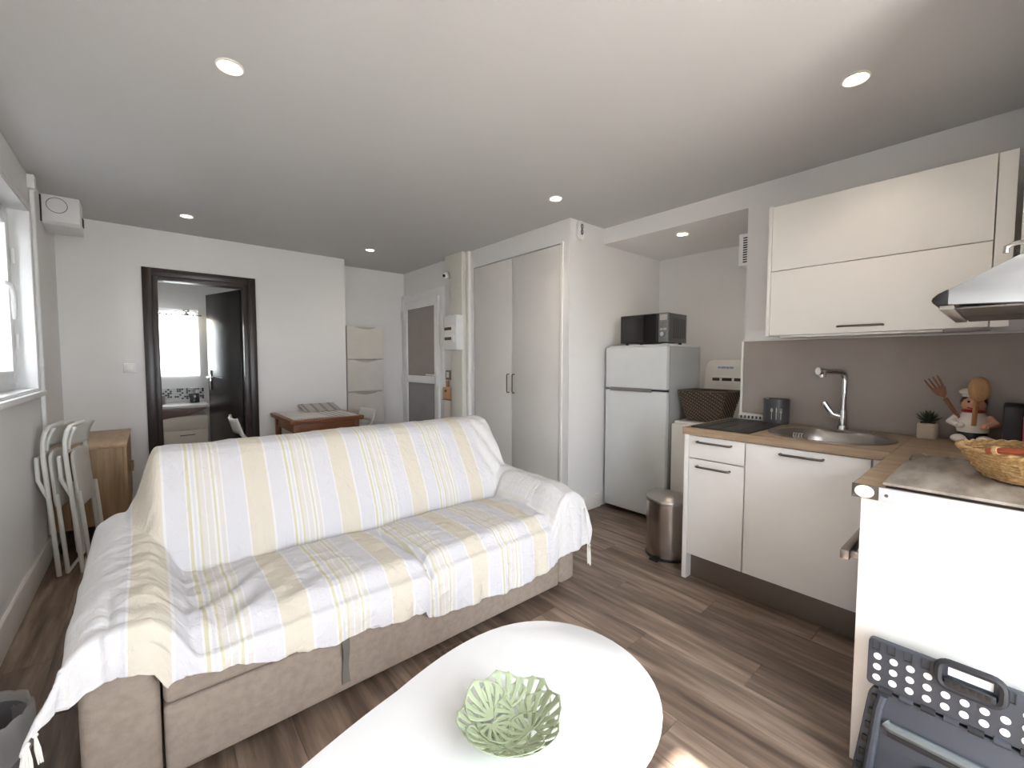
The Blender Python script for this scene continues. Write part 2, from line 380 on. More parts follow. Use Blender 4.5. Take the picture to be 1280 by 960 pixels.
# planks laid along Y
def planks():
    wp, lp = .178, 1.22; first = None; x = XL; row = 0
    meshes = {}
    while x < XN:
        y = YW - (row*.437 % lp); row += 1
        while y < 6.4:
            y0, y1 = max(y, YW), min(y+lp, 6.4)
            xc = x+wp/2
            lim = XN if 1.17 < (y0+y1)/2 < YN+.6 else (XD+.2 if y0 > YN else XK)
            ok = y1-y0 > .05 and x < lim
            if y0 > YF-.3 and x > 2.7: ok = False
            if ok:
                key = (round(y1-y0, 3), round(min(x+wp, XN)-x, 3))
                if key not in meshes:
                    bm = NB(); l, w = key
                    box(bm, .0004, w-.0004, .0005, l-.0005, -.006, 0, .0012, 1)
                    me = bpy.data.meshes.new('plank'); bm.to_mesh(me); bm.free(); me.materials.append(M['floor_wood']); meshes[key] = me
                o = bpy.data.objects.new('plank', meshes[key]); COL.objects.link(o); o.location = (x, y0, 0); o.parent = floor
            y += lp
        x += wp
planks()

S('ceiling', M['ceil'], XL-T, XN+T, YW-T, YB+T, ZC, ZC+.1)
# left wall with window hole y 2.72..3.96, z 1.11..2.22
WY0, WY1, WZ0, WZ1 = 2.70, 3.955, 1.115, 2.225
def wall_left():
    bm = NB()
    box(bm, XL-.28, XL, YW-T, WY0, 0, ZC); box(bm, XL-.28, XL, WY1, YF+T, 0, ZC)
    box(bm, XL-.28, XL, WY0, WY1, 0, WZ0); box(bm, XL-.28, XL, WY0, WY1, WZ1, ZC)
    obj('wall_left', bm, M['wall'], flat=True, kind='structure')
wall_left()
# far wall with the bathroom door hole
DX0, DX1, DZ = .055, .772, 2.055
def wall_far():
    bm = NB()
    box(bm, XL, DX0, YF, YF+T, 0, ZC); box(bm, DX1, 1.742, YF, YF+T, 0, ZC); box(bm, DX0, DX1, YF, YF+T, DZ, ZC)
    obj('wall_far', bm, M['wall'], flat=True, kind='structure')
wall_far()
def wall_back():
    bm = NB(); box(bm, 1.622, XD+T, YB, YB+T, 0, ZC); box(bm, 1.622, 1.742, YF+T, YB, 0, ZC)
    obj('wall_back', bm, M['wall'], flat=True, kind='structure')
wall_back()
S('wall_entry', M['wall'], XD, XD+T, 3.76, YB, 0, ZC)
def wall_wardrobe():
    bm = NB()
    box(bm, XD-.005, 3.3, 2.356, 2.44, 0, ZC); box(bm, XD-.005, 3.3, 3.70, 3.76, 0, ZC); box(bm, XD-.005, 3.3, 2.44, 3.70, 2.283, ZC)
    box(bm, 3.24, 3.3, 2.44, 3.70, 0, 2.283); box(bm, 3.3, XN+T, 2.356, 2.476, 0, ZC)
    obj('wall_wardrobe', bm, M['wall'], flat=True, kind='structure')
wall_wardrobe()
S('wall_niche', M['wall'], XN, XN+T, -.44, YN, 0, ZC)
S('wall_kitchen', M['wall'], XK, XN, -.44, 1.172, 0, ZC)
S('trim_beam', M['wall'], XK, XN, 1.172, YN, ZS, ZC)
def wall_hob():
    bm = NB(); box(bm, 1.76, XK, -.44, -.32, 0, ZC); box(bm, 1.76, 1.88, YW, -.44, 0, ZC)
    obj('wall_hob', bm, M['wall'], flat=True, kind='structure')
wall_hob()
# unseen wall behind the camera; balcony opening guessed and placed for the daylight
BX0, BX1, BZ1 = .22, 1.41, 2.25
def wall_balcony():
    bm = NB(); box(bm, BX1, 1.88, YW-T, YW, 0, ZC); box(bm, XL, BX0, YW-T, YW, 0, ZC); box(bm, BX0, BX1, YW-T, YW, BZ1, ZC)
    obj('wall_balcony', bm, M['wall'], flat=True, kind='structure')
wall_balcony()
S('ground', M['ground'], -40, 40, -40, 40, -3.2, -3.0)  # unseen ground, added dark so less light reaches the ceiling through the left window
S('wall_sky_blocker', M['sky_blocker'], -2.75, -2.5, -.8, 9, -3.0, 5.5)  # unseen wall, added to cut the sky light entering the left window
S('trim_bounce_slab', M['bounce_slab'], -4, 5, -6, YW-T, -.15, -.03)  # unseen pale slab, added to bounce sunlight in through the opening

# guessed balcony door, out of view: white frame with two glazed leaves
wd3 = thing('window_3', None, None, ((BX0+BX1)/2, YW-.06, 0)); wd3['kind'] = 'structure'
def frame_rect(bm, axis, c0, c1, a0, a1, z0, z1, w, bev=.003):
    """rectangular frame of member width w; axis = thickness axis with extent c0..c1, a = horizontal extent"""
    def bx(p0, p1, q0, q1):
        if axis == 'x': box(bm, c0, c1, p0, p1, q0, q1, bev)
        else: box(bm, p0, p1, c0, c1, q0, q1, bev)
    bx(a0, a0+w, z0, z1); bx(a1-w, a1, z0, z1); bx(a0+w, a1-w, z0, z0+w); bx(a0+w, a1-w, z1-w, z1)
bm = NB(); frame_rect(bm, 'y', YW-.09, YW-.03, BX0, BX1, 0.0, BZ1, .045); obj('window_frame', bm, M['white_pvc'], wd3)
mid = (BX0+BX1)/2
for a0, a1 in ((BX0+.045, mid), (mid, BX1-.045)):
    bm = NB(); frame_rect(bm, 'y', YW-.085, YW-.04, a0, a1, .045, BZ1-.045, .055); sh = obj('sash', bm, M['white_pvc'], wd3)
    B('pane', M['glass'], sh, a0+.055, a1-.055, YW-.066, YW-.06, .1, BZ1-.1, 0)

# left window
w1 = thing('window_1', None, None, (XL-.05, (WY0+WY1)/2, WZ0)); w1['kind'] = 'structure'
bm = NB(); frame_rect(bm, 'x', XL-.17, XL-.085, WY0, WY1, WZ0, WZ1, .05); obj('window_frame', bm, M['white_pvc'], w1)
ym = 3.36
for a0, a1 in ((WY0+.05, ym), (ym, WY1-.05)):
    bm = NB(); frame_rect(bm, 'x', XL-.155, XL-.07, a0, a1, WZ0+.05, WZ1-.05, .075, .006); sh = obj('sash', bm, M['white_pvc'], w1)
    B('pane', M['glass'], sh, XL-.12, XL-.114, a0+.075, a1-.075, WZ0+.125, WZ1-.125, 0)
    bm = NB()
    for q in (WZ0+.30, WZ1-.30): cyl(bm, (XL-.06, a1-.004, q-.045), (XL-.06, a1-.004, q+.045), .010, n=12)
    obj('hinge', bm, M['white_pvc'], w1)
B('meeting_bar', M['white_pvc'], w1, XL-.07, XL-.054, ym-.045, ym+.03, WZ0+.05, WZ1-.05, .005)
bm = NB(); box(bm, XL-.054, XL-.04, ym-.03, ym+.012, 1.60, 1.74, .005)
tube(bm, [(XL-.042, ym-.01, 1.70), (XL-.007, ym-.008, 1.70), (XL+.008, ym+.015, 1.695), (XL+.008, ym+.06, 1.66), (XL+.006, ym+.085, 1.59), (XL+.004, ym+.09, 1.52)], [.009, .009, .011, .012, .011, .008], 10)
obj('handle', bm, M['white_pvc'], w1)
B('window_sill', M['white_pvc'], w1, XL+.0125, XL+.04, WY0-.04, WY1+.036, WZ0-.034, WZ0-.004, .004)
bm = NB(); frame_rect(bm, 'x', XL-.0845, XL+.010, WY0+.0005, WY1-.0005, WZ0+.0005, WZ1-.0005, .012, .001); obj('reveal_lining', bm, M['white_pvc'], w1)
bm = NB(); frame_rect(bm, 'x', XL+.0003, XL+.012, WY0-.035, WY1+.035, WZ0-.034, WZ1+.035, .034, .002); obj('casing', bm, M['white_pvc'], w1)
bm = NB(); box(bm, XL-.069, XL-.03, 3.20, 3.31, 2.03, 2.19, .004); obj('latch_box', bm, M['white_pvc'], w1)

# skirting boards
def skirt(name, x0, x1, y0, y1, h=.125):
    bm = NB(); box(bm, x0, x1, y0, y1, 0, h, .004); o = obj(name, bm, M['skirting'], kind='structure')
skirt('baseboard_left', XL+.0003, XL+.017, YW, YF-.02, .15)
skirt('baseboard_far', .86, 1.742, YF-.016, YF-.0003)
skirt('baseboard_niche', XD+.01, 3.06, YN-.0165, YN-.0003)
skirt('baseboard_corner', XD-.021, XD-.0055, YN-.0165, 2.44)

# ================================================================== bathroom behind the far wall
BWX0, BWX1, BWZ0, BWZ1 = .055, .475, 1.115, 1.905
def bath():
    bm = NB()
    box(bm, -.72, BWX0, 6.30, 6.42, 0, ZC); box(bm, BWX1, 1.05, 6.30, 6.42, 0, ZC)
    box(bm, BWX0, BWX1, 6.30, 6.42, 0, BWZ0); box(bm, BWX0, BWX1, 6.30, 6.42, BWZ1, ZC)
    obj('wall_bath_far', bm, M['wall'], flat=True, kind='structure')
    bm = NB(); box(bm, .93, 1.05, YF+T, 6.30, 0, ZC); obj('wall_bath_right', bm, M['wall'], flat=True, kind='structure')
    bm = NB(); box(bm, -.72, -.60, YF+T, 6.30, 0, ZC); obj('wall_bath_left', bm, M['wall'], flat=True, kind='structure')
    bm = NB(); box(bm, -.72, 1.05, YB+.121, 6.42, ZC, ZC+.1); box(bm, -.72, 1.05, YF+T, YB+.121, ZC-.004, ZC-.001); obj('ceiling_bath', bm, M['ceil'], flat=True, kind='structure')
bath()
w2 = thing('window_2', None, None, ((BWX0+BWX1)/2, 6.36, BWZ0)); w2['kind'] = 'structure'
bm = NB(); frame_rect(bm, 'y', 6.33, 6.39, BWX0, BWX1, BWZ0, BWZ1, .03); wf = obj('window_frame', bm, M['white_pvc'], w2)
B('pane', M['bathglass'], wf, BWX0+.03, BWX1-.03, 6.358, 6.364, BWZ0+.03, BWZ1-.03, 0)
# curtain with grommets
def curtain():
    t = thing('bath_curtain', 'sheer white grommet curtain over the bright window above the washbasin', 'curtain', (.27, 6.27, 1.09))
    bm = NB()
    grid(bm, lambda u, v: Vector((.065+.40*u, 6.265+.012*math.sin(u*2*PI*4), 1.13+v*.735)), 60, 8)
    obj('cloth', bm, M['curtain'], t)
    bm = NB(); tube(bm, [(.03, 6.262, 1.835), (.50, 6.262, 1.835)], .006, 8)
    for x in (.035, .495): box(bm, x-.005, x+.005, 6.262, 6.2999, 1.828, 1.842)
    obj('rod', bm, M['gunmetal'], t)
    for k in range(4):
        bm = NB(); c = (.10+k*.10, 6.247, 1.835)
        tube(bm, [(c[0]+.024*math.cos(a), c[1], c[2]+.024*math.sin(a)) for a in [2*PI*i/14 for i in range(14)]], .006, 6, True)
        obj('grommet', bm, M['grey'], t)
curtain()
t = thing('wall_spot_lamp', 'small round white wall lamp hanging at the top of the bathroom window', 'lamp', (.35, 6.2, 1.80))
B('bracket', M['chrome'], t, .325, .385, 6.20, 6.2995, 1.865, 1.895, .004)
bm = NB(); tube(bm, [(.355, 6.21, 1.868), (.355, 6.18, 1.84)], .012, 10); lathe(bm, [(.018, .03), (.034, 0.0)], (.355, 6.165, 1.815), 20); obj('shade', bm, M['chrome'], t)
bm = NB(); ball(bm, (.355, 6.16, 1.805), (.032, .032, .026)); obj('bulb', bm, M['bulb'], t, label='glowing white bulb')
# vanity
t = thing('washbasin_vanity', 'cream washbasin cabinet with brown curved basin front seen through the doorway', 'vanity', (.15, 6.1, 0))
bm = NB(); box(bm, -.35, .50, 5.93, 6.28, .08, .685, .003); obj('body', bm, M['vanity'], t)
for x0, x1 in ((-.345, .107), (.113, .497)):
    d = B('drawer', M['vanity'], t, x0, x1, 5.912, 5.929, .10, .53, .003)
    if x0 > 0: bar_handle(d, (.25, 5.912, .475), (.375, 5.912, .48), (0, -.02, 0), .005)
bm = NB(); prism(bm, [(-.35, .685), (-.35, .775), (.5, .775), (.44, .735), (.30, .70), (.10, .665), (-.1, .655)], 'y', 5.90, 5.93, .004); obj('basin_front', bm, M['vaniband'], t)
B('upper_panel', M['vanity'], t, -.35, .50, 5.915, 5.9285, .535, .68, .002)
bm = NB(); box(bm, -.36, .515, 5.885, 6.295, .776, .815, .012); obj('basin_top', bm, M['basin'], t)
# mosaic band: real small tiles
t = thing('mosaic_band', 'band of small black and white mosaic tiles above the washbasin', 'tiles', (.2, 6.29, .83))
bmb, bmw = NB(), NB(); rr = random.Random(3)
for i in range(22):
    for j in range(6):
        bx = bmb if rr.random() < .5 else bmw
        box(bx, .03+i*.0215, .03+i*.0215+.0195, 6.2915, 6.2995, .85+j*.0215, .85+j*.0215+.0195)
o = obj('dark_tiles', bmb, M['mosaic'], t, flat=True); o['kind'] = 'stuff'
o = obj('light_tiles', bmw, M['mosaicw'], t, flat=True); o['kind'] = 'stuff'
t = thing('soap_dispenser', 'dark square soap bottle with clear pump on the washbasin rim', 'soap bottle', (.40, 6.13, .816))
bm = NB(); box(bm, .355, .445, 6.10, 6.17, .816, .925, .01); obj('bottle', bm, M['soapdark'], t)
bm = NB(); cyl(bm, (.40, 6.135, .925), (.40, 6.135, .975), .010); tube(bm, [(.40, 6.135, .975), (.40, 6.135, .99), (.36, 6.12, .99)], .007, 8); obj('pump', bm, M['chrome'], t)
t = thing('toothbrush_cup', 'small grey cup left of the soap bottle on the washbasin', 'cup', (.11, 6.12, .816))
bm = NB(); lathe(bm, [(.028, 0), (.034, .09), (.031, .09), (.026, .004)], (.11, 6.12, .816), 20); obj('cup', bm, M['grey'], t)
bm = NB(); tube(bm, [(.11, 6.12, .825), (.085, 6.11, .98)], .004, 6); obj('toothbrush', bm, M['soapdark'], t)

# bathroom door: dark frame + open leaf
d1 = thing('door_1', None, None, (.41, YF, 0)); d1['kind'] = 'structure'
def dframe(name, y0, y1, xa, xb, zt, w):
    bm = NB(); box(bm, xa, xa+w, y0, y1, 0, zt, .004); box(bm, xb-w, xb, y0, y1, 0, zt, .004); box(bm, xa+w, xb-w, y0, y1, zt-w, zt, .004)
    return obj(name, bm, M['doordark'], d1)
dframe('architrave', YF-.022, YF-.0005, -.018, .848, 2.126, .066)
dframe('door_frame', YF-.012, YF+T+.01, DX0-.012, DX1+.012, 2.07, .045)
leaf_a = math.radians(90-18.3)
hx, hy = DX1-.03, YF+T-.01
def leaf():
    bm = NB(); box(bm, -.70, 0, -.02, .02, .01, 2.02, .003)
    mt = Matrix.Translation((hx, hy, 0)) @ Matrix.Rotation(-leaf_a, 4, 'Z')
    bmesh.ops.transform(bm, matrix=mt, verts=bm.verts[:]); lf = obj('door_leaf', bm, M['doorleaf'], d1)
    bm = NB(); box(bm, -.665, -.635, -.028, -.0205, .98, 1.20, .004); box(bm, -.665, -.635, .0205, .028, .98, 1.20, .004)
    for s in (-1, 1): tube(bm, [(-.65, s*.021, 1.12), (-.65, s*.055, 1.12), (-.62, s*.062, 1.12), (-.53, s*.062, 1.118)], .009, 10)
    bmesh.ops.transform(bm, matrix=mt, verts=bm.verts[:]); obj('door_handle', bm, M['chrome'], lf)
    bm = NB(); tube(bm, [(-.7005, -.012, .02), (-.7005, -.012, 2.01)], .001, 4)
    bmesh.ops.transform(bm, matrix=mt, verts=bm.verts[:]); bm.free()
leaf()

# light switch
t = thing('light_switch', 'square white light switch on the wall left of the bathroom door', 'switch', (-.122, YF, 1.2))
B('plate', M['white_pvc'], t, -.163, -.081, YF-.010, YF-.0005, 1.196, 1.278, .004)
B('rocker', M['white'], t, -.147, -.097, YF-.015, YF-.0101, 1.212, 1.262, .003)

# ventilation box at the left corner, trunking
t = thing('ventilation_box', 'white ventilation box with round cover in the top left corner', 'fan box', (-.43, 4.52, 2.24))
bm = NB(); prism(bm, [(4.42, ZC-.002), (4.42, 2.285), (4.45, 2.265), (4.62, 2.235), (4.62, ZC-.002)], 'x', XL+.004, -.338, .004); obj('housing', bm, M['white_pvc'], t)
bm = NB(); c = (-.452, 4.4185, 2.395)
tube(bm, [(c[0]+.052*math.cos(a), c[1], c[2]+.052*math.sin(a)) for a in [2*PI*i/32 for i in range(32)]], .0022, 6, True); obj('cover_ring', bm, M['grey'], t)
bm = NB(); box(bm, XL+.001, XL+.008, 4.40, 4.419, 2.27, 2.45); box(bm, -.3375, -.332, 4.53, 4.60, 2.30, 2.36); obj('dark_strips', bm, M['slot'], t, kind='stuff')  # thin dark strips at the left edge and on the side of the housing
t = thing('cable_trunking', 'thin white vertical pipe on the left wall beside the window', 'pipe', (-.52, 4.03, .2))
bm = NB(); cyl(bm, (XL+.014, 4.045, .16), (XL+.014, 4.045, 2.37), .012, n=12); obj('pipe', bm, M['white_pvc'], t)
bm = NB(); box(bm, XL+.001, XL+.034, 3.99, 4.05, 2.37, 2.455, .004); obj('junction_cap', bm, M['white_pvc'], t)
bm = NB(); box(bm, XL+.001, XL+.03, 4.00, 4.055, 1.26, 1.31, .003); obj('clip', bm, M['white_pvc'], t)

# ================================================================== back recess and entry
t0 = None
z0s = [.11, .525, .93, 1.325]
for k, (za, zb, lab) in enumerate(((.525, .925, 'lowest visible white tilting shoe cabinet in the back recess'), (.93, 1.322, 'middle white tilting shoe cabinet of the stack in the back recess'), (1.327, 1.725, 'topmost white tilting shoe cabinet in the back recess'), (.12, .52, 'bottom white tilting shoe cabinet hidden behind the sofa back'))):
    if k == 3: continue
    t = thing('shoe_cabinet', lab, 'shoe cabinet', (2.05, 5.23, za), 'shoe cabinets in the back recess')
    B('body', M['shoecab'], t, 1.815, 2.265, 5.165, YB-.001, za, zb, .003)
    bm = NB()
    # front flap with a scooped grip at its top middle
    top = [(1.813+.454*i/24, zb-.004-(.030*max(0, 1-((i-12)/8)**2) if abs(i-12) < 8 else 0)) for i in range(25)]
    prism(bm, [(1.813, za+.004)]+top+[(2.267, za+.004)][::1], 'y', 5.146, 5.1645); obj('flap', bm, M['shoecab'], t)
    B('scoop_shade', M['scoop'], t, 1.90, 2.18, 5.1646, 5.1649, zb-.05, zb-.004, 0)  # darker plate that paints the shade inside the scoop

d2 = thing('door_2', None, None, (XD, 4.8, 0)); d2['kind'] = 'structure'
def entry():
    bm = NB(); box(bm, XD-.03, XD-.0005, 5.255, 5.315, 0, 2.165, .003); box(bm, XD-.03, XD-.0005, 4.27, 4.345, 0, 2.165, .003); box(bm, XD-.03, XD-.0005, 4.345, 5.255, 2.075, 2.165, .003)
    obj('door_frame', bm, M['white_pvc'], d2)
    bm = NB()
    frame_rect(bm, 'x', XD-.05, XD-.004, 4.35, 5.25, .02, 2.07, .10, .004)
    box(bm, XD-.05, XD-.004, 4.45, 5.15, 1.03, 1.12, .004)
    lf = obj('door_leaf', bm, M['white_pvc'], d2)
    B('upper_pane', M['frost'], lf, XD-.03, XD-.02, 4.45, 5.15, 1.12, 1.97, 0)
    B('lower_panel', M['frost2'], lf, XD-.03, XD-.02, 4.45, 5.15, .12, 1.03, 0)
    bm = NB(); box(bm, XD-.06, XD-.0505, 4.38, 4.42, 1.0, 1.24, .003); tube(bm, [(XD-.05, 4.40, 1.14), (XD-.095, 4.40, 1.14), (XD-.10, 4.43, 1.14), (XD-.10, 4.55, 1.14)], .010, 10)
    obj('door_handle', bm, M['white_pvc'], lf)
    for z in (1.90, 1.05, .25):
        bm = NB(); cyl(bm, (XD-.055, 5.255, z-.06), (XD-.055, 5.255, z+.06), .014, n=12); obj('hinge', bm, M['white_pvc'], d2)
    bm = NB(); cyl(bm, (XD-.055, 4.345, 2.0-.06), (XD-.055, 4.345, 2.0+.06), .012, n=12); obj('latch', bm, M['white_pvc'], d2)
entry()
# cable duct with flared top
t = thing('cable_duct', 'white vertical cable duct with flared top above the fuse box', 'duct', (2.61, 3.9, 0))
bm = NB(); prism(bm, [(3.80, .02), (4.02, .02), (4.02, 2.18), (4.06, 2.30), (4.13, 2.41), (4.14, ZC-.002), (3.80, ZC-.002)], 'x', 2.552, XD-.0005, .003); obj('duct', bm, M['ducttone'], t)
B('edge_strip', M['white'], t, 2.60, XD-.0055, 3.745, 3.79, .02, ZC-.002, .003)
t = thing('fuse_box', 'white fuse box with two dark breaker windows on the cable duct', 'fuse box', (2.54, 3.88, 1.42))
B('housing', M['white_pvc'], t, 2.458, 2.5515, 3.765, 4.01, 1.425, 1.79, .006)
for z in (1.625, 1.52):
    f = B('window_flap', M['white'], t, 2.451, 2.4575, 3.81, 3.995, z-.012, z+.055, .003)
    B('breaker_row', M['breaker'], f, 2.448, 2.4508, 3.85, 3.985, z+.008, z+.04, .001)
t = thing('entry_camera', 'small round white camera on the wall above the entry door', 'camera', (2.6, 4.15, 2.22))
B('mount', M['white_pvc'], t, 2.60, XD-.0005, 4.14, 4.20, 2.24, 2.31, .005)
bm = NB(); ball(bm, (2.58, 4.16, 2.265), .042); obj('head', bm, M['white_pvc'], t)
bm = NB(); ball(bm, (2.548, 4.145, 2.258), .018, 12, 8); obj('lens', bm, M['black'], t)
t = thing('intercom', 'small grey square intercom below the fuse box', 'intercom', (2.62, 4.19, 1.1))
B('case', M['grey'], t, 2.615, XD-.0005, 4.135, 4.235, 1.09, 1.20, .005); B('key_plate', M['white'], t, 2.611, 2.6148, 4.165, 4.215, 1.115, 1.18, .002)
t = thing('key_cabinet', 'small wooden key cabinet with round knob on the wall by the entry door', 'key box', (2.6, 4.16, .85))
B('box', M['keywood'], t, 2.585, XD-.0005, 4.085, 4.255, .872, 1.005, .004)
B('back_post', M['keywood'], t, 2.615, XD-.0005, 4.20, 4.225, 1.0055, 1.075, .003)
bm = NB(); ball(bm, (2.572, 4.17, .965), .014, 12, 8); obj('knob', bm, M['gunmetal'], t)
t = thing('letter_box', 'plain white wall box under the wooden key cabinet', 'box', (2.6, 4.15, .3))
B('body', M['shoecab'], t, 2.59, XD-.0005, 4.085, 4.255, .30, .855, .004); B('lid', M['grey'], t, 2.583, XD-.001, 4.08, 4.26, .856, .868, .002)

# ================================================================== wardrobe
t = thing('wardrobe', 'tall built-in white wardrobe with two doors behind the sofa', 'wardrobe', (2.7, 3.07, 0))
B('carcass', M['wardrobe'], t, 2.66, 3.235, 2.446, 3.694, .002, 2.278, .002)
for y0, y1, hy_ in ((2.452, 3.072, 3.040), (3.080, 3.688, 3.118)):
    d = B('door', M['wardrobe'], t, 2.632, 2.6595, y0, y1, .06, 2.272, .003)
    bar_handle(d, (2.632, hy_, 1.005), (2.632, hy_, 1.18), (-.028, 0, 0), .006)
B('side_trim', M['white'], t, 2.622, 2.6345, 2.425, 2.450, .0, 2.29, .002)
B('kick_panel', M['skirting'], t, 2.638, 2.6595, 2.452, 3.688, .002, .055, .002)
t = thing('alarm_siren', 'white rounded alarm box with dark oval window on the wardrobe corner', 'alarm', (2.74, YN-.02, 2.3))
bm = NB(); prism(bm, rrect(2.71, 2.778, 2.305, 2.455, .033, 6), 'y', YN-.034, YN-.0005, .006); obj('case', bm, M['white_pvc'], t)
bm = NB()
for zc in (2.363, 2.407):
    tube(bm, [(2.742+.0115*math.cos(a), YN-.0355, zc+.019*math.sin(a)) for a in [2*PI*i/20 for i in range(20)]], .0035, 6, True)
obj('oval_window', bm, M['slot'], t)

# niche vent
t = thing('wall_vent', 'white ventilation grille high on the pier beside the fridge niche', 'vent', (3.1, 1.2, 2.0))
B('frame', M['white_pvc'], t, XK+.02, XK+.20, 1.1725, 1.235, 1.955, 2.17, .004)
bm = NB()
for k in range(11): box(bm, XK+.014, XK+.0199, 1.178, 1.205, 1.975+k*.016, 1.983+k*.016, .001, 1)
obj('slats', bm, M['grilldark'], t, kind='stuff')

# ceiling spots
def spot(x, y, z, lab):
    t = thing('recessed_spotlight', lab, 'ceiling light', (x, y, z), 'recessed ceiling spotlights')
    bm = NB(); lathe(bm, [(.036, -.001), (.047, -.001), (.049, -.006), (.044, -.010), (.036, -.005)], (x, y, z), 32, capb=False); obj('trim_ring', bm, M['white'], t)
    bm = NB(); lathe(bm, [(.0357, -.0045), (.0357, -.001)], (x, y, z), 32, capb=True, capt=True); obj('lens', bm, M['lamp'], t)
    ld = bpy.data.lights.new('spotlight', 'SPOT'); ld.energy = SPOT_W; ld.spot_size = math.radians(125); ld.spot_blend = .8; ld.shadow_soft_size = .035; ld.color = (1, .88, .72)
    lo = bpy.data.objects.new('spotlight', ld); COL.objects.link(lo); lo.location = (x, y, z-.03); lo.parent = t; lo.matrix_parent_inverse = MW[t].inverted()
spot(.284, 2.05, ZC, 'recessed ceiling spotlight above the sofa, nearest on the left')
spot(2.242, .455, ZC, 'recessed ceiling spotlight in front of the kitchen wall cabinet')
spot(.274, 4.342, ZC, 'recessed ceiling spotlight in front of the bathroom door')
spot(1.80, 4.387, ZC, 'recessed ceiling spotlight by the back recess with shoe cabinets')
spot(2.246, 2.148, ZC, 'recessed ceiling spotlight in front of the wardrobe corner')
spot(3.29, 1.744, ZS, 'recessed spotlight under the lowered ceiling above the fridge')

# ================================================================== kitchen
XF = 2.42; ZT = .915
def kitchen():
    # drawer unit
    t = thing('drawer_cabinet', 'narrow white base cabinet with drawer and door at the worktop end', 'cabinet', (2.74, 1.06, 0), 'kitchen base cabinets')
    bm = NB()
    for y0, y1 in ((.9025, .918), (1.192, 1.208)): box(bm, XF+.02, 3.05, y0, y1, .15, .872)
    box(bm, XF+.02, 3.05, .918, 1.192, .15, .168); box(bm, 3.034, 3.05, .918, 1.192, .168, .872)
    obj('body', bm, M['cab'], t)
    B('end_panel', M['cab'], t, XF-.002, 3.06, 1.2125, 1.240, .0, .8735, .002)
    d = B('drawer_front', M['cab'], t, XF, XF+.019, .904, 1.210, .738, .868, .002); bar_handle(d, (XF, .972, .837), (XF, 1.157, .837), (-.026, 0, 0), .006)
    d = B('door', M['cab'], t, XF, XF+.019, .904, 1.210, .156, .732, .002); bar_handle(d, (XF, .977, .695), (XF, 1.157, .693), (-.026, 0, 0), .006)
    # sink unit
    t = thing('sink_cabinet', 'wide white base cabinet with one door under the sink', 'cabinet', (2.74, .64, 0), 'kitchen base cabinets')
    bm = NB()
    for y0, y1 in ((.376, .392), (.884, .900)): box(bm, XF+.02, 3.05, y0, y1, .15, .872)
    box(bm, XF+.02, 3.05, .392, .884, .15, .168); box(bm, 3.034, 3.05, .392, .884, .168, .872)
    obj('body', bm, M['cab'], t)
    d = B('door', M['cab'], t, XF, XF+.019, .378, .897, .156, .868, .002); bar_handle(d, (XF, .553, .837), (XF, .731, .836), (-.026, 0, 0), .006)
    B('corner_filler', M['cab'], t, XF+.006, XF+.022, .312, .372, .156, .868, .001)
    bm = NB(); box(bm, XF+.055, XF+.07, .305, 1.211, .0, .148, .001); obj('kickboard', bm, M['kick'], None, 'dark bronze kickboard under the kitchen base cabinets', 'kickboard')
    # worktop with sink hole
    t = thing('worktop', 'L-shaped oak worktop with square sticker cap on the near end', 'worktop', (2.7, .5, .875))
    bm = NB(); x0, x1, y0, y1 = 2.40, 3.066, .31, 1.242; cx, cy, a, b = 2.705, .60, .225, .245; n = 64
    rows = []
    for k in range(n):
        th = 2*PI*k/n; c, s = math.cos(th), math.sin(th)
        tt = min(((x1-cx)/c if c > 1e-9 else (x0-cx)/c if c < -1e-9 else 1e9), ((y1-cy)/s if s > 1e-9 else (y0-cy)/s if s < -1e-9 else 1e9))
        o = (cx+c*tt, cy+s*tt); i = (cx+a*c, cy+b*s); rows.append((o, i))
    # force corners
    for qx in (x0, x1):
        for qy in (y0, y1):
            j = min(range(n), key=lambda k: (rows[k][0][0]-qx)**2+(rows[k][0][1]-qy)**2); rows[j] = ((qx, qy), rows[j][1])
    vt = [[bm.verts.new((*p, z)) for p in r for z in (ZT-.04, ZT)] for r in rows]
    for k in range(n):
        A, C = vt[k], vt[(k+1) % n]
        bm.faces.new((A[1], C[1], C[3], A[3])); bm.faces.new((A[0], A[2], C[2], C[0])); bm.faces.new((A[0], C[0], C[1], A[1])); bm.faces.new((A[2], A[3], C[3], C[2]))
    obj('sink_slab', bm, M['worktop'], t)
    bm = NB(); box(bm, 1.705, 3.066, -.315, .3095, ZT-.04, ZT, .0015); obj('hob_slab', bm, M['worktop'], t)
    bm = NB(); box(bm, 1.701, 1.7048, .245, .3105, ZT-.042, ZT+.001, .0005); ec = obj('end_cap', bm, M['gunmetal'], t, label='square grey end cap')
    bm = NB(); prism(bm, [(.2785+.024*math.cos(a), ZT-.0205+.0195*math.sin(a)) for a in [2*PI*i/28 for i in range(28)]], 'x', 1.6985, 1.7009); obj('sticker', bm, M['sticker'], ec, label='round cream sticker')
    bm = NB(); box(bm, 1.700, 1.7045, -.315, .244, ZT-.042, ZT, .0005); es = obj('white_edge_band', bm, M['edgeband'], t, label='white edge band on the near end')
    bm = NB(); cyl(bm, (1.6985, .226, ZT-.022), (1.6998, .226, ZT-.022), .005, n=12); obj('screw', bm, M['gunmetal'], es)
    # oven cabinet under the hob leg
    t = thing('oven_cabinet', 'white hob cabinet whose plain side panel faces the room', 'cabinet', (2.0, 0, 0), 'kitchen base cabinets')
    B('side_panel', M['white'], t, 1.712, 1.74, -.31, .288, 0, ZT-.0425, .002)
    bm = NB(); box(bm, 1.741, 2.36, -.31, -.295, .1, .87); box(bm, 2.345, 2.36, -.295, .27, .1, .87); box(bm, 1.741, 2.345, -.295, .24, .1, .116); obj('body', bm, M['cab'], t)
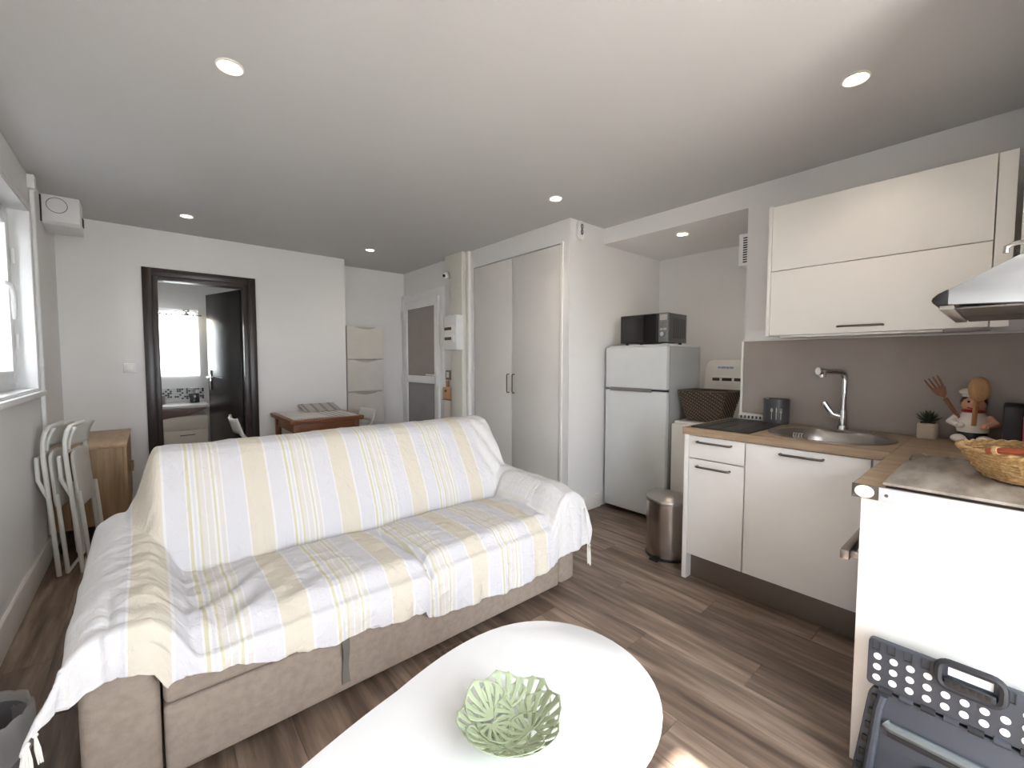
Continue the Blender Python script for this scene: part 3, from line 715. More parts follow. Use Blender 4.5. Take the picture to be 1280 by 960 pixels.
    B('kickboard', M['kick'], t, 1.741, 2.47, .20, .215, 0, .10, .001)
    t = thing('oven', 'built-in oven whose steel door handle shows past the white side panel', 'oven', (2.05, 0, .15))
    B('body', M['mwgrey'], t, 1.755, 2.335, -.25, .25, .20, .80, .004)
    d = B('door', M['blackgloss'], t, 1.746, 2.342, .2505, .285, .20, .70, .004)
    B('control_panel', M['steel'], t, 1.746, 2.342, .2505, .285, .706, .80, .003)
    bm = NB(); box(bm, 1.79, 2.30, .325, .352, .625, .66, .005); 
    for x in (1.81, 2.27): box(bm, x, x+.018, .285, .326, .632, .653, .003)
    obj('handle', bm, M['steel'], d)
    # hob + stone-patterned cover
    t = thing('hob_cover', 'glass hob cover board with grey stone pattern on the worktop', 'hob cover', (2.05, -.03, ZT))
    B('hob', M['blackgloss'], t, 1.712, 2.355, -.285, .230, ZT+.0005, ZT+.0075, .001)
    bm = NB(); box(bm, 1.7075, 2.363, -.292, .237, ZT+.008, ZT+.017, .002); obj('board', bm, M['cover'], t)
    # backsplash
    t = thing('backsplash', 'plain taupe splashback panel behind the sink', 'splashback', (3.075, .4, ZT))
    B('panel', M['backsplash'], t, 3.068, XK-.0005, -.318, 1.168, ZT+.0006, 1.438, .001)
    B('edge_profile', M['white'], t, 3.060, XK-.0005, 1.1685, 1.182, ZT+.0006, 1.438, .001)
    B('top_strip', M['skirting'], t, 3.056, XK-.0005, -.318, 1.182, 1.4385, 1.4475, .001)
    # wall cabinet
    t = thing('wall_cabinet', 'wide white wall cabinet with two lift-up flaps above the sink', 'wall cabinet', (2.9, .5, 1.455))
    B('body', M['cab'], t, 2.735, XK-.0005, .062, .902, 1.452, 2.172, .002)
    B('end_panel', M['cab'], t, 2.712, XK-.0005, .9025, .920, 1.449, 2.178, .002)
    d = B('lower_flap', M['cab'], t, 2.714, 2.7345, .063, .9, 1.452, 1.810, .002); bar_handle(d, (2.714, .404, 1.483), (2.714, .58, 1.484), (-.024, 0, 0), .0055)
    B('upper_flap', M['cab'], t, 2.714, 2.7345, .063, .9, 1.815, 2.172, .002)
    B('corner_filler', M['cab'], t, 2.722, 2.74, .006, .059, 1.452, 2.172, .001)
    B('light_strip', M['white'], t, 2.76, 2.80, .20, .86, 1.440, 1.4515, .002)
    t = thing('hood_cabinet', 'white cabinet above the cooker hood at the right edge', 'wall cabinet', (2.2, -.16, 1.6))
    B('body', M['cab'], t, 1.70, 2.72, -.318, -.012, 1.625, 2.172, .002)
    B('bulkhead', M['cab'], t, 1.70, 3.0, -.318, -.006, 2.176, ZC-.001, .002)
    # cooker hood
    t = thing('cooker_hood', 'steel cooker hood with black nose and slanted visor over the hob', 'cooker hood', (2.0, 0, 1.45))
    X0, X1 = 1.70, 2.30
    bm = NB(); prism(bm, [(.118, 1.462), (.118, 1.503), (-.008, 1.577), (-.06, 1.60), (-.30, 1.62), (-.30, 1.455), (-.02, 1.455)], 'x', X0, X1, .002); obj('visor', bm, M['hoodsteel'], t)
    bm = NB(); prism(bm, [(.1185, 1.4615), (.1185, 1.5035), (.138, 1.492), (.148, 1.481), (.150, 1.474), (.146, 1.466), (.138, 1.4615)], 'x', X0-.003, X1+.003, .001); obj('nose', bm, M['black'], t, label='black rounded front edge')
    bm = NB()
    for k in range(2): box(bm, X0+.02+k*.285, X0+.295+k*.285, -.15, .10, 1.4485, 1.4545, .002)
    obj('grease_filter', bm, M['mesh'], t)
    bm = NB(); box(bm, X0+.01, X1-.01, .105, .135, 1.448, 1.4608, .003); obj('control_strip', bm, M['grey'], t)
    B('lamp_bar', M['white_pvc'], t, X0+.05, X1-.05, -.20, -.16, 1.446, 1.4545, .002)
    bm = NB(); tube(bm, [(X0+.004, .016, 1.585), (X0+.004, .016, 1.60), (X0+.004, .0, 1.607), (X0+.004, -.10, 1.613)], .006, 8); obj('top_rail', bm, M['steel'], t)
    # sink
    t = thing('sink', 'oval stainless steel sink set into the worktop', 'sink', (2.70, .6, .76))
    bm = NB(); cx, cy = 2.705, .60
    def ring(r, z, ox=0): return (r, z)
    lathe(bm, [(.272, .9158), (.270, .9195), (.262, .9205), (.236, .918), (.226, .905), (.216, .86), (.20, .79), (.17, .772), (.03, .766)], (cx, cy, 0), 48, sx=.97, sy=1.0, capb=False, capt=True)
    obj('bowl', bm, M['sinksteel'], t, normals=True)
    bm = NB(); box(bm, 2.915, 3.045, .46, .74, .9155, .9195, .0015); obj('tap_ledge', bm, M['sinksteel'], t)
    bm = NB(); lathe(bm, [(.030, .768), (.028, .773), (.010, .774)], (cx, cy, 0), 24, capt=True); obj('drain', bm, M['chrome'], t)
    bm = NB()
    for k in range(4): tube(bm, [(2.462, .655+.012*k, .91), (2.462, .655+.012*k, .937), (2.474, .655+.012*k, .942), (2.486, .655+.012*k, .93), (2.49, .655+.012*k, .88)], .0028, 6)
    tube(bm, [(2.474, .65, .942), (2.474, .696, .942)], .003, 6)
    obj('sink_strainer', bm, M['chrome'], None, 'small wire strainer hooked over the front sink rim', 'strainer')
    # tap
    t = thing('kitchen_tap', 'tall angular chrome kitchen tap behind the sink', 'tap', (3.0, .6, .9195))
    bm = NB(); cyl(bm, (3.0, .60, .9198), (3.0, .60, .94), .028, .026); cyl(bm, (3.0, .60, .94), (3.0, .60, 1.03), .022, .019); obj('base', bm, M['chrome'], t)
    bm = NB(); tube(bm, [(3.0, .60, 1.03), (3.0, .60, 1.19), (3.0, .602, 1.225), (2.99, .61, 1.243), (2.97, .625, 1.248), (2.87, .69, 1.25)], [.014, .014, .015, .016, .016, .015], 14); obj('spout', bm, M['chrome'], t)
    bm = NB(); cyl(bm, (2.885, .68, 1.255), (2.885, .68, 1.215), .021, .018); cyl(bm, (2.878, .684, 1.249), (2.862, .695, 1.250), .021, .021); obj('spray_head', bm, M['chrome'], t)
    bm = NB(); tube(bm, [(3.0, .605, .985), (2.985, .65, 1.0), (2.975, .69, 1.07)], [.015, .013, .010], 10, flat=1.6); obj('lever', bm, M['chrome'], t)
kitchen()

# board, rack, pot, plant, figurine ...
t = thing('draining_mat', 'thin black ribbed board lying on the worktop left of the sink', 'mat', (2.72, 1.04, ZT))
bm = NB(); box(bm, 2.425, 2.985, .885, 1.205, ZT+.0008, ZT+.009, .003); obj('board', bm, M['black'], t)
bm = NB()
for k in range(3): box(bm, 2.44, 2.97, .96+k*.085, .963+k*.085, ZT+.009, ZT+.0105)
obj('ribs', bm, M['blackgloss'], t)
t = thing('drying_rack', 'small white plastic rack behind the black board', 'rack', (3.03, 1.10, ZT))
bm = NB(); prism(bm, [(3.0, ZT+.001), (3.058, ZT+.001), (3.058, ZT+.045), (2.988, ZT+.040)], 'y', 1.01, 1.165, .004); obj('tray', bm, M['lid'], t)
for k in range(6): B('slot', M['slot'], t, 2.9845, 2.9905, 1.022+k*.023, 1.032+k*.023, ZT+.016, ZT+.034, .001)
t = thing('utensil_pot', 'charcoal round utensil pot with pale cutlery print beside the sink', 'pot', (2.99, .945, ZT))
bm = NB(); c = (2.99, .937, ZT+.001)
lathe(bm, [(.066, 0), (.070, .004), (.072, .155), (.069, .155), (.066, .006)], c, 40); obj('body', bm, M['pot'], t)
def on_cyl(bm, c, R, az, pts, th=.0012):
    """flat print wrapped on a cylinder: pts (s along arc, z)"""
    a = [bm.verts.new((c[0]+R*math.cos(az+s/R), c[1]+R*math.sin(az+s/R), c[2]+z)) for s, z in pts]; bm.faces.new(a)
az = math.atan2(-.94, -2.99)
for s0, kind in ((.025, 'fork'), (0.0, 'knife'), (-.025, 'spoon')):
    bm = NB()
    on_cyl(bm, c, .0727, az, [(s0-.002, .03), (s0+.002, .03), (s0+.002, .075), (s0-.002, .075)])
    if kind == 'fork':
        for q in (-.005, 0, .005): on_cyl(bm, c, .0727, az, [(s0+q-.001, .075), (s0+q+.001, .075), (s0+q+.001, .1), (s0+q-.001, .1)])
        on_cyl(bm, c, .0727, az, [(s0-.006, .073), (s0+.006, .073), (s0+.006, .08), (s0-.006, .08)])
    elif kind == 'knife': on_cyl(bm, c, .0727, az, [(s0-.003, .075), (s0+.003, .075), (s0+.004, .095), (s0, .108), (s0-.003, .1)])
    else: on_cyl(bm, c, .0727, az, [(s0+.007*math.cos(a), .088+.013*math.sin(a)) for a in [2*PI*i/14 for i in range(14)]])
    obj('cutlery_print', bm, M['decal'], t, flat=True)
bm = NB(); tube(bm, [(2.99, .955, ZT+.01), (2.955, .972, ZT+.15), (2.945, .975, ZT+.158)], [.004, .006, .012], 8); obj('utensil', bm, M['chrome'], None, 'metal utensil sticking out of the charcoal pot', 'utensil')

t = thing('potted_succulent', 'small spiky succulent in a square cream pot by the splashback', 'plant', (3.0, .253, ZT))
bm = NB(); prism(bm, rrect(2.962, 3.038, .216, .292, .016), 'z', ZT+.001, ZT+.078, .004); obj('pot', bm, M['cement'], t)
B('soil', M['soil'], t, 2.972, 3.028, .226, .282, ZT+.0785, ZT+.083, .002)
rs = random.Random(5)
for k in range(20):
    a = k*2.4; el = .25+.06*k if k < 18 else 1.4
    el = min(el, 1.45); L = .062-.0006*k
    d = Vector((math.cos(a)*math.cos(el), math.sin(a)*math.cos(el), math.sin(el))); p = Vector((3.0, .254, ZT+.084))
    bm = NB(); tube(bm, [p, p+d*L*.35, p+d*L*.7+Vector((0, 0, .003)), p+d*L+Vector((0, 0, .008))], [.005, .0075, .005, .0008], 6, flat=.5); obj('leaf', bm, M['succ'], t)

# chef-shaped utensil holder
t = thing('chef_utensil_holder', 'glazed chef figurine utensil holder standing by the splashback', 'figurine', (2.985, .10, ZT))
fx, fy = 2.985, .10
bm = NB(); lathe(bm, [(.030, .045), (.052, .055), (.060, .085), (.058, .11), (.044, .135), (.036, .15), (.034, .152)], (fx, fy, ZT), 28, capt=True); obj('body', bm, M['porcelain'], t)
bm = NB(); lathe(bm, [(.052, .012), (.055, .03), (.050, .056), (.03, .058)], (fx, fy, ZT), 24, capt=True); obj('trousers', bm, M['navy'], t)
for s in (-1, 1):
    bm = NB(); ball(bm, (fx-.035, fy+s*.040, ZT+.022), (.034, .032, .0215)); obj('shoe', bm, M['porcelain'], t)
    bm = NB(); tube(bm, [(fx-.01, fy+s*.05, ZT+.125), (fx-.03, fy+s*.072, ZT+.10), (fx-.055, fy+s*.045, ZT+.088)], [.018, .017, .013], 10); ball(bm, (fx-.060, fy+s*.036, ZT+.088), .014); obj('arm', bm, M['porcelain'] if s > 0 else M['skin'], t)
bm = NB(); ball(bm, (fx, fy, ZT+.19), (.042, .042, .044), 20, 14); ball(bm, (fx-.043, fy, ZT+.186), .009, 10, 8); hd = obj('head', bm, M['skin'], t)
bm = NB(); ball(bm, (fx+.008, fy, ZT+.198), (.044, .046, .042), 20, 14); obj('hair', bm, M['darkhair'], t)
for s in (-1, 1):
    bm = NB(); ball(bm, (fx-.039, fy+s*.015, ZT+.20), .0055, 8, 6); obj('eye', bm, M['navy'], hd)
bm = NB(); tube(bm, [(fx-.036, fy-.018, ZT+.172), (fx-.043, fy, ZT+.168), (fx-.036, fy+.018, ZT+.172)], .003, 6); obj('mouth', bm, M['red'], hd)
bm = NB(); tube(bm, [(fx+.036*math.cos(a), fy+.036*math.sin(a), ZT+.155) for a in [2*PI*i/20 for i in range(20)]], .008, 8, True); obj('scarf', bm, M['red'], t)
bm = NB(); lathe(bm, [(.040, .222), (.042, .232), (.050, .238), (.052, .250), (.040, .260), (.02, .264)], (fx, fy, ZT), 24, capt=True); obj('hat', bm, M['porcelain'], t)
# wooden spoon and wooden fork
bm = NB(); tube(bm, [(2.925, .094, ZT+.09), (2.918, .092, ZT+.17), (2.912, .088, ZT+.215)], [.009, .0085, .010], 8); ball(bm, (2.905, .083, ZT+.262), (.012, .036, .058), 16, 12)
obj('wooden_spoon', bm, M['spoonwood'], None, 'pale wooden spoon standing in front of the chef figurine', 'spoon')
bm = NB(); p0, p1 = Vector((2.96, .153, ZT+.135)), Vector((2.955, .195, ZT+.212))
tube(bm, [Vector((2.965, .115, ZT+.075)), p0, p1], [.006, .007, .009], 8)
d = (p1-p0).normalized(); sd_ = Vector((0, d.z, -d.y))
pal = [p1+d*.0, p1+sd_*.016+d*.018, p1+sd_*.026+d*.045, p1+sd_*.024+d*.06, p1-sd_*.024+d*.06, p1-sd_*.026+d*.045, p1-sd_*.016+d*.018]
f_ = [bm.verts.new(p+Vector((-.003, 0, 0))) for p in pal]; g_ = [bm.verts.new(p+Vector((.003, 0, 0))) for p in pal]
bm.faces.new(f_); bm.faces.new(g_[::-1])
for k in range(len(pal)): bm.faces.new((f_[k], f_[(k+1) % len(pal)], g_[(k+1) % len(pal)], g_[k]))
for k in range(4):
    q = -.020+.0135*k; tube(bm, [p1+sd_*q+d*.055, p1+sd_*q*1.15+d*.085, p1+sd_*q*1.25+d*.112], [.0048, .0045, .003], 6)
obj('wooden_fork', bm, M['forkwood'], None, 'brown wooden salad fork leaning out of the chef figurine', 'fork')
# black machine at the right with a pink bottle behind
t = thing('coffee_machine', 'black coffee machine in the dark corner right of the chef figurine', 'coffee machine', (2.97, -.06, ZT))
bm = NB(); prism(bm, [(2.88, ZT+.001), (3.04, ZT+.001), (3.04, ZT+.20), (2.93, ZT+.205), (2.90, ZT+.19)], 'y', -.062, .006, .008); obj('body', bm, M['black'], t)
B('drip_tray', M['black'], t, 2.80, 2.8795, -.044, .004, ZT+.001, ZT+.03, .004)
bm = NB(); lathe(bm, [(.035, 0), (.037, .15), (.030, .175), (.016, .185), (.016, .21)], (2.84, -.088, ZT+.001), 24, capt=True); obj('pink_bottle', bm, M['pink'], None, 'bright pink bottle at the right edge beside the coffee machine', 'bottle')
t = thing('sponge_dish', 'pale soap dish with a pink sponge at the right edge of the worktop', 'dish', (2.76, -.09, ZT))
bm = NB(); lathe(bm, [(.03, 0), (.05, .02), (.047, .02), (.028, .004)], (2.76, -.085, ZT+.001), 24); obj('dish', bm, M['porcelain'], t)
B('sponge', M['pink'], t, 2.735, 2.785, -.11, -.06, ZT+.012, ZT+.034, .005)

# wicker fruit basket with red wooden handle
def fruit_basket():
    c = Vector((2.07, -.10, ZT+.0215)); t = thing('bread_basket', 'round willow basket with red wooden handle on the hob cover', 'basket', c)
    def R(h): return .135+.062*(h/.085)**.8
    bm = NB(); lathe(bm, [(.0, .004), (.128, .004), (.135, .0), (.128, .008), (0.001, .008)], c, 32, capb=False); obj('base', bm, M['willow'], t)
    bm = NB(); NW = 26
    for k in range(10):
        h = .006+k*.0085
        tube(bm, [c+Vector(((R(h)+.003*math.cos(a*NW/2+k*PI))*math.cos(a), (R(h)+.003*math.cos(a*NW/2+k*PI))*math.sin(a), h)) for a in [2*PI*i/104 for i in range(104)]], .0042, 5, True)
    obj('weave', bm, M['willow'], t, kind='stuff')
    for k in range(NW):
        a = 2*PI*(k+.5)/NW; bm = NB(); tube(bm, [c+Vector((R(h)*math.cos(a), R(h)*math.sin(a), h)) for h in (.0, .02, .045, .07, .088)], .0035, 5); obj('stake', bm, M['willow'], t)
    bm = NB()
    for q in (0, 1): tube(bm, [c+Vector(((R(.09)+.004*math.cos(a*20+q*PI))*math.cos(a), (R(.09)+.004*math.cos(a*20+q*PI))*math.sin(a), .09+.004*math.sin(a*20+q*PI))) for a in [2*PI*i/120 for i in range(120)]], .0048, 6, True)
    obj('rim', bm, M['willow'], t)
    bm = NB(); a0 = math.radians(165); Rr = R(.09)+.006
    pts = [c+Vector((Rr*math.cos(a0+s*.42), Rr*math.sin(a0+s*.42), .098+.012*(1-s*s))) for s in [-1+i/8 for i in range(17)]]
    tube(bm, pts, .0095, 10); hn = obj('handle', bm, M['handlered'], t)
    for i in (2, 14):
        bm = NB(); tube(bm, [pts[i-1]*.5+pts[i]*.5, pts[i], pts[i]*.5+pts[i+1]*.5], .0125, 10); obj('binding', bm, M['willow'], hn)
fruit_basket()

# ================================================================== fridge niche
def fridge():
    t = thing('fridge_freezer', 'white fridge freezer standing in the niche with a microwave on top', 'fridge', (3.35, 2.03, 0))
    y0, y1 = 1.735, 2.318
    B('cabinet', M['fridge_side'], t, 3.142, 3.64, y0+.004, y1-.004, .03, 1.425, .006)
    B('top_panel', M['fridge'], t, 3.12, 3.64, y0+.002, y1-.002, 1.4255, 1.440, .004)
    B('gasket', M['gasket'], t, 3.128, 3.1415, y0+.012, y1-.012, .04, 1.42, .001)
    B('freezer_door', M['fridge'], t, 3.078, 3.1275, y0, y1, 1.078, 1.424, .009)
    B('fridge_door', M['fridge'], t, 3.078, 3.1275, y0, y1, .035, 1.060, .009)
    bm = NB(); prism(bm, [(3.070, 1.052), (3.066, 1.075), (3.075, 1.083), (3.0775, 1.083), (3.0775, 1.052)], 'y', 1.86, 2.26, .002); obj('grip', bm, M['grey'], t, label='grey grip strip between the doors')
    for y in (y0+.05, y1-.05):
        bm = NB(); cyl(bm, (3.18, y, .0), (3.18, y, .029), .02, n=14); obj('foot', bm, M['black'], t)
    bm = NB(); box(bm, 3.09, 3.15, y0+.008, y0+.055, 1.4405, 1.446, .002); obj('hinge_cover', bm, M['fridge'], t)
fridge()
def microwave():
    z0 = 1.449; t = thing('microwave', 'grey and black microwave oven on top of the fridge', 'microwave', (3.27, 1.97, z0))
    y0, y1, zt = 1.752, 2.196, 1.688
    B('housing', M['mwgrey'], t, 3.136, 3.41, y0, y1, z0+.008, zt, .004)
    d = B('door', M['black'], t, 3.118, 3.1355, y0+.087, y1, z0+.008, zt-.001, .003)
    B('door_window', M['darkglass'], d, 3.1165, 3.1179, 1.975, y1-.02, z0+.03, zt-.025, 0)
    B('door_gloss', M['blackgloss'], d, 3.1165, 3.1179, y0+.105, 1.972, z0+.012, zt-.005, 0)
    cp = B('control_panel', M['mwpanel'], t, 3.118, 3.1355, y0, y0+.085, z0+.008, zt-.001, .003)
    bm = NB(); cyl(bm, (3.1175, y0+.043, z0+.072), (3.098, y0+.043, z0+.072), .021, .018, 24); obj('knob', bm, M['chrome'], cp)
    B('display', M['decal'], cp, 3.1165, 3.1178, y0+.012, y0+.074, zt-.055, zt-.012, 0)
    for k in range(3):
        for q in range(2): B('button', M['grey'] if k else M['decal'], cp, 3.1155, 3.1178, y0+.016+q*.03, y0+.040+q*.03, z0+.105+k*.022, z0+.120+k*.022, .001)
    B('front_rim', M['grey'], t, 3.119, 3.1355, y0, y1, zt-.0005, zt+.003, .001)
    bm = NB()
    for k in range(9): box(bm, 3.19+k*.022, 3.20+k*.022, y0-.0012, y0-.0001, z0+.04, zt-.04)
    obj('side_louvres', bm, M['gasket'], t)
    for x in (3.16, 3.38):
        for y in (y0+.04, y1-.04):
            bm = NB(); cyl(bm, (x, y, 1.4405), (x, y, z0+.0079), .014, n=12); obj('foot', bm, M['black'], t)
microwave()
def washer():
    t = thing('washing_machine', 'white top-loading washing machine with open lid beside the fridge', 'washing machine', (3.43, 1.52, 0))
    y0, y1 = 1.318, 1.718
    B('body', M['lid'], t, 3.13, 3.72, y0, y1, .0, .818, .012)
    bm = NB(); prism(bm, rrect(3.14, 3.70, y0+.012, y1-.012, .03), 'z', .8185, .836, .003); obj('top', bm, M['lid'], t)
    # lid leaning back
    rot = Matrix.Rotation(math.radians(4), 3, 'Y'); piv = (3.70, 1.5, .84)
    bm = NB(); tb = NB(); prism(tb, [(y0+.0, .84), (y1+.02, .84), (y1+.012, 1.25), (y1-.01, 1.30), (y1-.04, 1.315), (y0+.02, 1.315), (y0, 1.29)], 'x', 3.69, 3.725, .006); merge(bm, tb, rot, piv)
    ld = obj('lid', bm, M['lid'], t)
    def on(name, m, ya, yb, za, zb, th=.004):
        bm = NB(); box(bm, 3.69-th, 3.6899, ya, yb, za, zb, .0015); bmesh.ops.transform(bm, matrix=Matrix.Translation(piv) @ rot.to_4x4() @ Matrix.Translation(-Vector(piv)), verts=bm.verts[:]); return obj(name, bm, m, ld)
    on('inner_panel', M['lid'], y0+.03, y1-.025, .95, 1.275, .008)
    on('label_strip', M['bluelabel'], 1.49, 1.62, 1.245, 1.262, .0105)
    for ya, yb in ((1.60, 1.66), (1.50, 1.58), (1.41, 1.48)): on('grip_slot', M['slot'], ya, yb, 1.14, 1.165, .0105)
    for k in range(2): on('rib', M['skirting'], 1.40, 1.67, 1.105+k*.02, 1.113+k*.02, .013)
    on('grip_rim', M['white'], 1.39, 1.675, 1.17, 1.18, .014)
washer()
def sea_basket():
    t = thing('seagrass_basket', 'dark brown woven basket on the washing machine', 'basket', (3.34, 1.52, .837))
    x0, x1, y0, y1, z0, H = 3.235, 3.465, 1.400, 1.640, .838, .235
    def loop(h, r=0., n=12):
        k = h/H; gx, gy = .030*k, .060*k
        gx0 = .028*k
        pts = []
        a0, a1, b0, b1 = x0-gx0-r, x1+gx+r, y0-gy-r, y1+gy+r
        for i in range(n): pts.append((a0, b0+(b1-b0)*i/n))
        for i in range(n): pts.append((a0+(a1-a0)*i/n, b1))
        for i in range(n): pts.append((a1, b1+(b0-b1)*i/n))
        for i in range(n): pts.append((a1+(a0-a1)*i/n, b0))
        return pts
    B('base', M['seagrass'], t, x0, x1, y0, y1, z0, z0+.006, .002)
    # inner liner shell
    bm = NB(); ra = [bm.verts.new((p[0], p[1], z0+.004)) for p in loop(.004, -.006)]; rb = [bm.verts.new((p[0], p[1], z0+H-.004)) for p in loop(H, -.006)]
    n = len(ra)
    for k in range(n): bm.faces.new((ra[k], ra[(k+1) % n], rb[(k+1) % n], rb[k]))
    obj('inner_shell', bm, M['seagrass'], t)
    bmd, bml = NB(), NB(); R = 26
    for k in range(R):
        h = .004+k*(H-.008)/(R-1)
        pts = [Vector((p[0], p[1], z0+h)) for p in loop(h, 0, 20)]
        cx = Vector(((x0+x1)/2, (y0+y1)/2, z0+h))
        off = [p+(p-cx).normalized()*(.0028 if (i+k) % 2 else -.0028) for i, p in enumerate(pts)]
        tube(bmd, off, .0046, 5, True)
        # pale flecks where the pale strand comes to the surface
        for i in range(0, len(pts)):
            if (i+k*2) % 3 == 0:
                p = pts[i]+(pts[i]-cx).normalized()*.0062; q = pts[(i+1) % len(pts)]
                dd = (q-pts[i])*.28; tube(bml, [p-dd*.8, p+dd*.8+Vector((0, 0, .003))], .0026, 4)
    obj('weave', bmd, M['seagrass'], t, kind='stuff'); obj('flecks', bml, M['seagrass2'], t, kind='stuff')
    bm = NB(); tube(bm, [Vector((p[0], p[1], z0+H)) for p in loop(H, 0, 10)], .009, 8, True); obj('rim', bm, M['seagrass'], t)
sea_basket()
def pedal_bin():
    t = thing('pedal_bin', 'stainless steel pedal bin in front of the washing machine', 'bin', (2.66, 1.46, 0))
    cx, cy, r = 2.655, 1.455, .138
    def D(r_): return [(cx+.07, cy-r_)]+[(cx-.02+r_*math.cos(a), cy+r_*math.sin(a)) for a in [math.radians(270-180*i/24) for i in range(25)]]+[(cx+.07, cy+r_)]
    bm = NB(); prism(bm, D(r), 'z', .02, .375); obj('body', bm, M['binsteel'], t)
    bm = NB(); prism(bm, D(r+.004), 'z', .0, .02, .003); obj('base_ring', bm, M['black'], t)
    bm = NB(); n = 26; prev = None
    for s, z in ((1.035, .376), (1.045, .386), (1.02, .396), (.85, .412), (.5, .424), (.15, .428)):
        cur = [bm.verts.new((cx+(p[0]-cx)*s, cy+(p[1]-cy)*s, z)) for p in D(r)]
        if prev:
            for k in range(len(cur)): bm.faces.new((prev[k], prev[(k+1) % len(cur)], cur[(k+1) % len(cur)], cur[k]))
        else: bm.faces.new(cur[::-1])
        prev = cur
    bm.faces.new(prev); obj('lid', bm, M['steel'], t)
    B('hinge_block', M['black'], t, cx+.0705, cx+.085, cy-.05, cy+.05, .30, .39, .004)
    bm = NB(); box(bm, cx-.20, cx-.155, cy-.03, cy+.03, .004, .014, .003); obj('pedal', bm, M['black'], t)
pedal_bin()

# ================================================================== sofa
def sofa():
    t = thing('sofa', 'taupe two-seat sofa bed covered by a pale striped throw', 'sofa', (.83, 2.05, 0))
    yf = 1.588
    def soft(name, m, a, bev=.03, seg=3, p=t, **k):
        bm = NB(); box(bm, *a, bev, seg); return obj(name, bm, m, p, **k)
    soft('base', M['taupe'], (.002, 1.712, yf+.004, 2.45, .045, .268), .012)
    soft('front_rail', M['taupe'], (.002, 1.712, yf-.004, yf+.12, .272, .37), .022)
    soft('arm', M['taupe'], (-.176, -.004, yf, 2.50, .045, .535), .028)
    soft('arm', M['taupe'], (1.716, 1.843, yf, 2.50, .045, .535), .028)
    for x0, x1 in ((.006, .862), (.868, 1.71)): soft('seat_cushion', M['taupe'], (x0, x1, yf+.012, 2.08, .372, .40), .012)
    bm = NB(); prism(bm, [(2.14, .375), (2.17, .45), (2.355, .82), (2.40, .865), (2.47, .88), (2.54, .86), (2.565, .78), (2.57, .05), (2.455, .05), (2.455, .375)], 'x', .02, 1.765, .015); obj('backrest', bm, M['taupe'], t)
    for x in (-.10, 1.76):
        for y in (1.68, 2.42):
            bm = NB(); cyl(bm, (x, y, 0), (x, y, .044), .025, n=14); obj('foot', bm, M['black'], t)
    bm = NB(); grid(bm, lambda u, v: Vector((.532+(u-.5)*.026*(1.15-.3*math.sin(v*PI)), yf-.009-.006*math.sin(v*PI*2), .255-.17*v)), 4, 12)
    for f in bmesh.ops.extrude_face_region(bm, geom=bm.faces[:])['geom']:
        if isinstance(f, bmesh.types.BMVert): f.co.y += .003
    obj('pull_strap', bm, M['tabgrey'], t, label='grey fabric pull strap')
sofa()

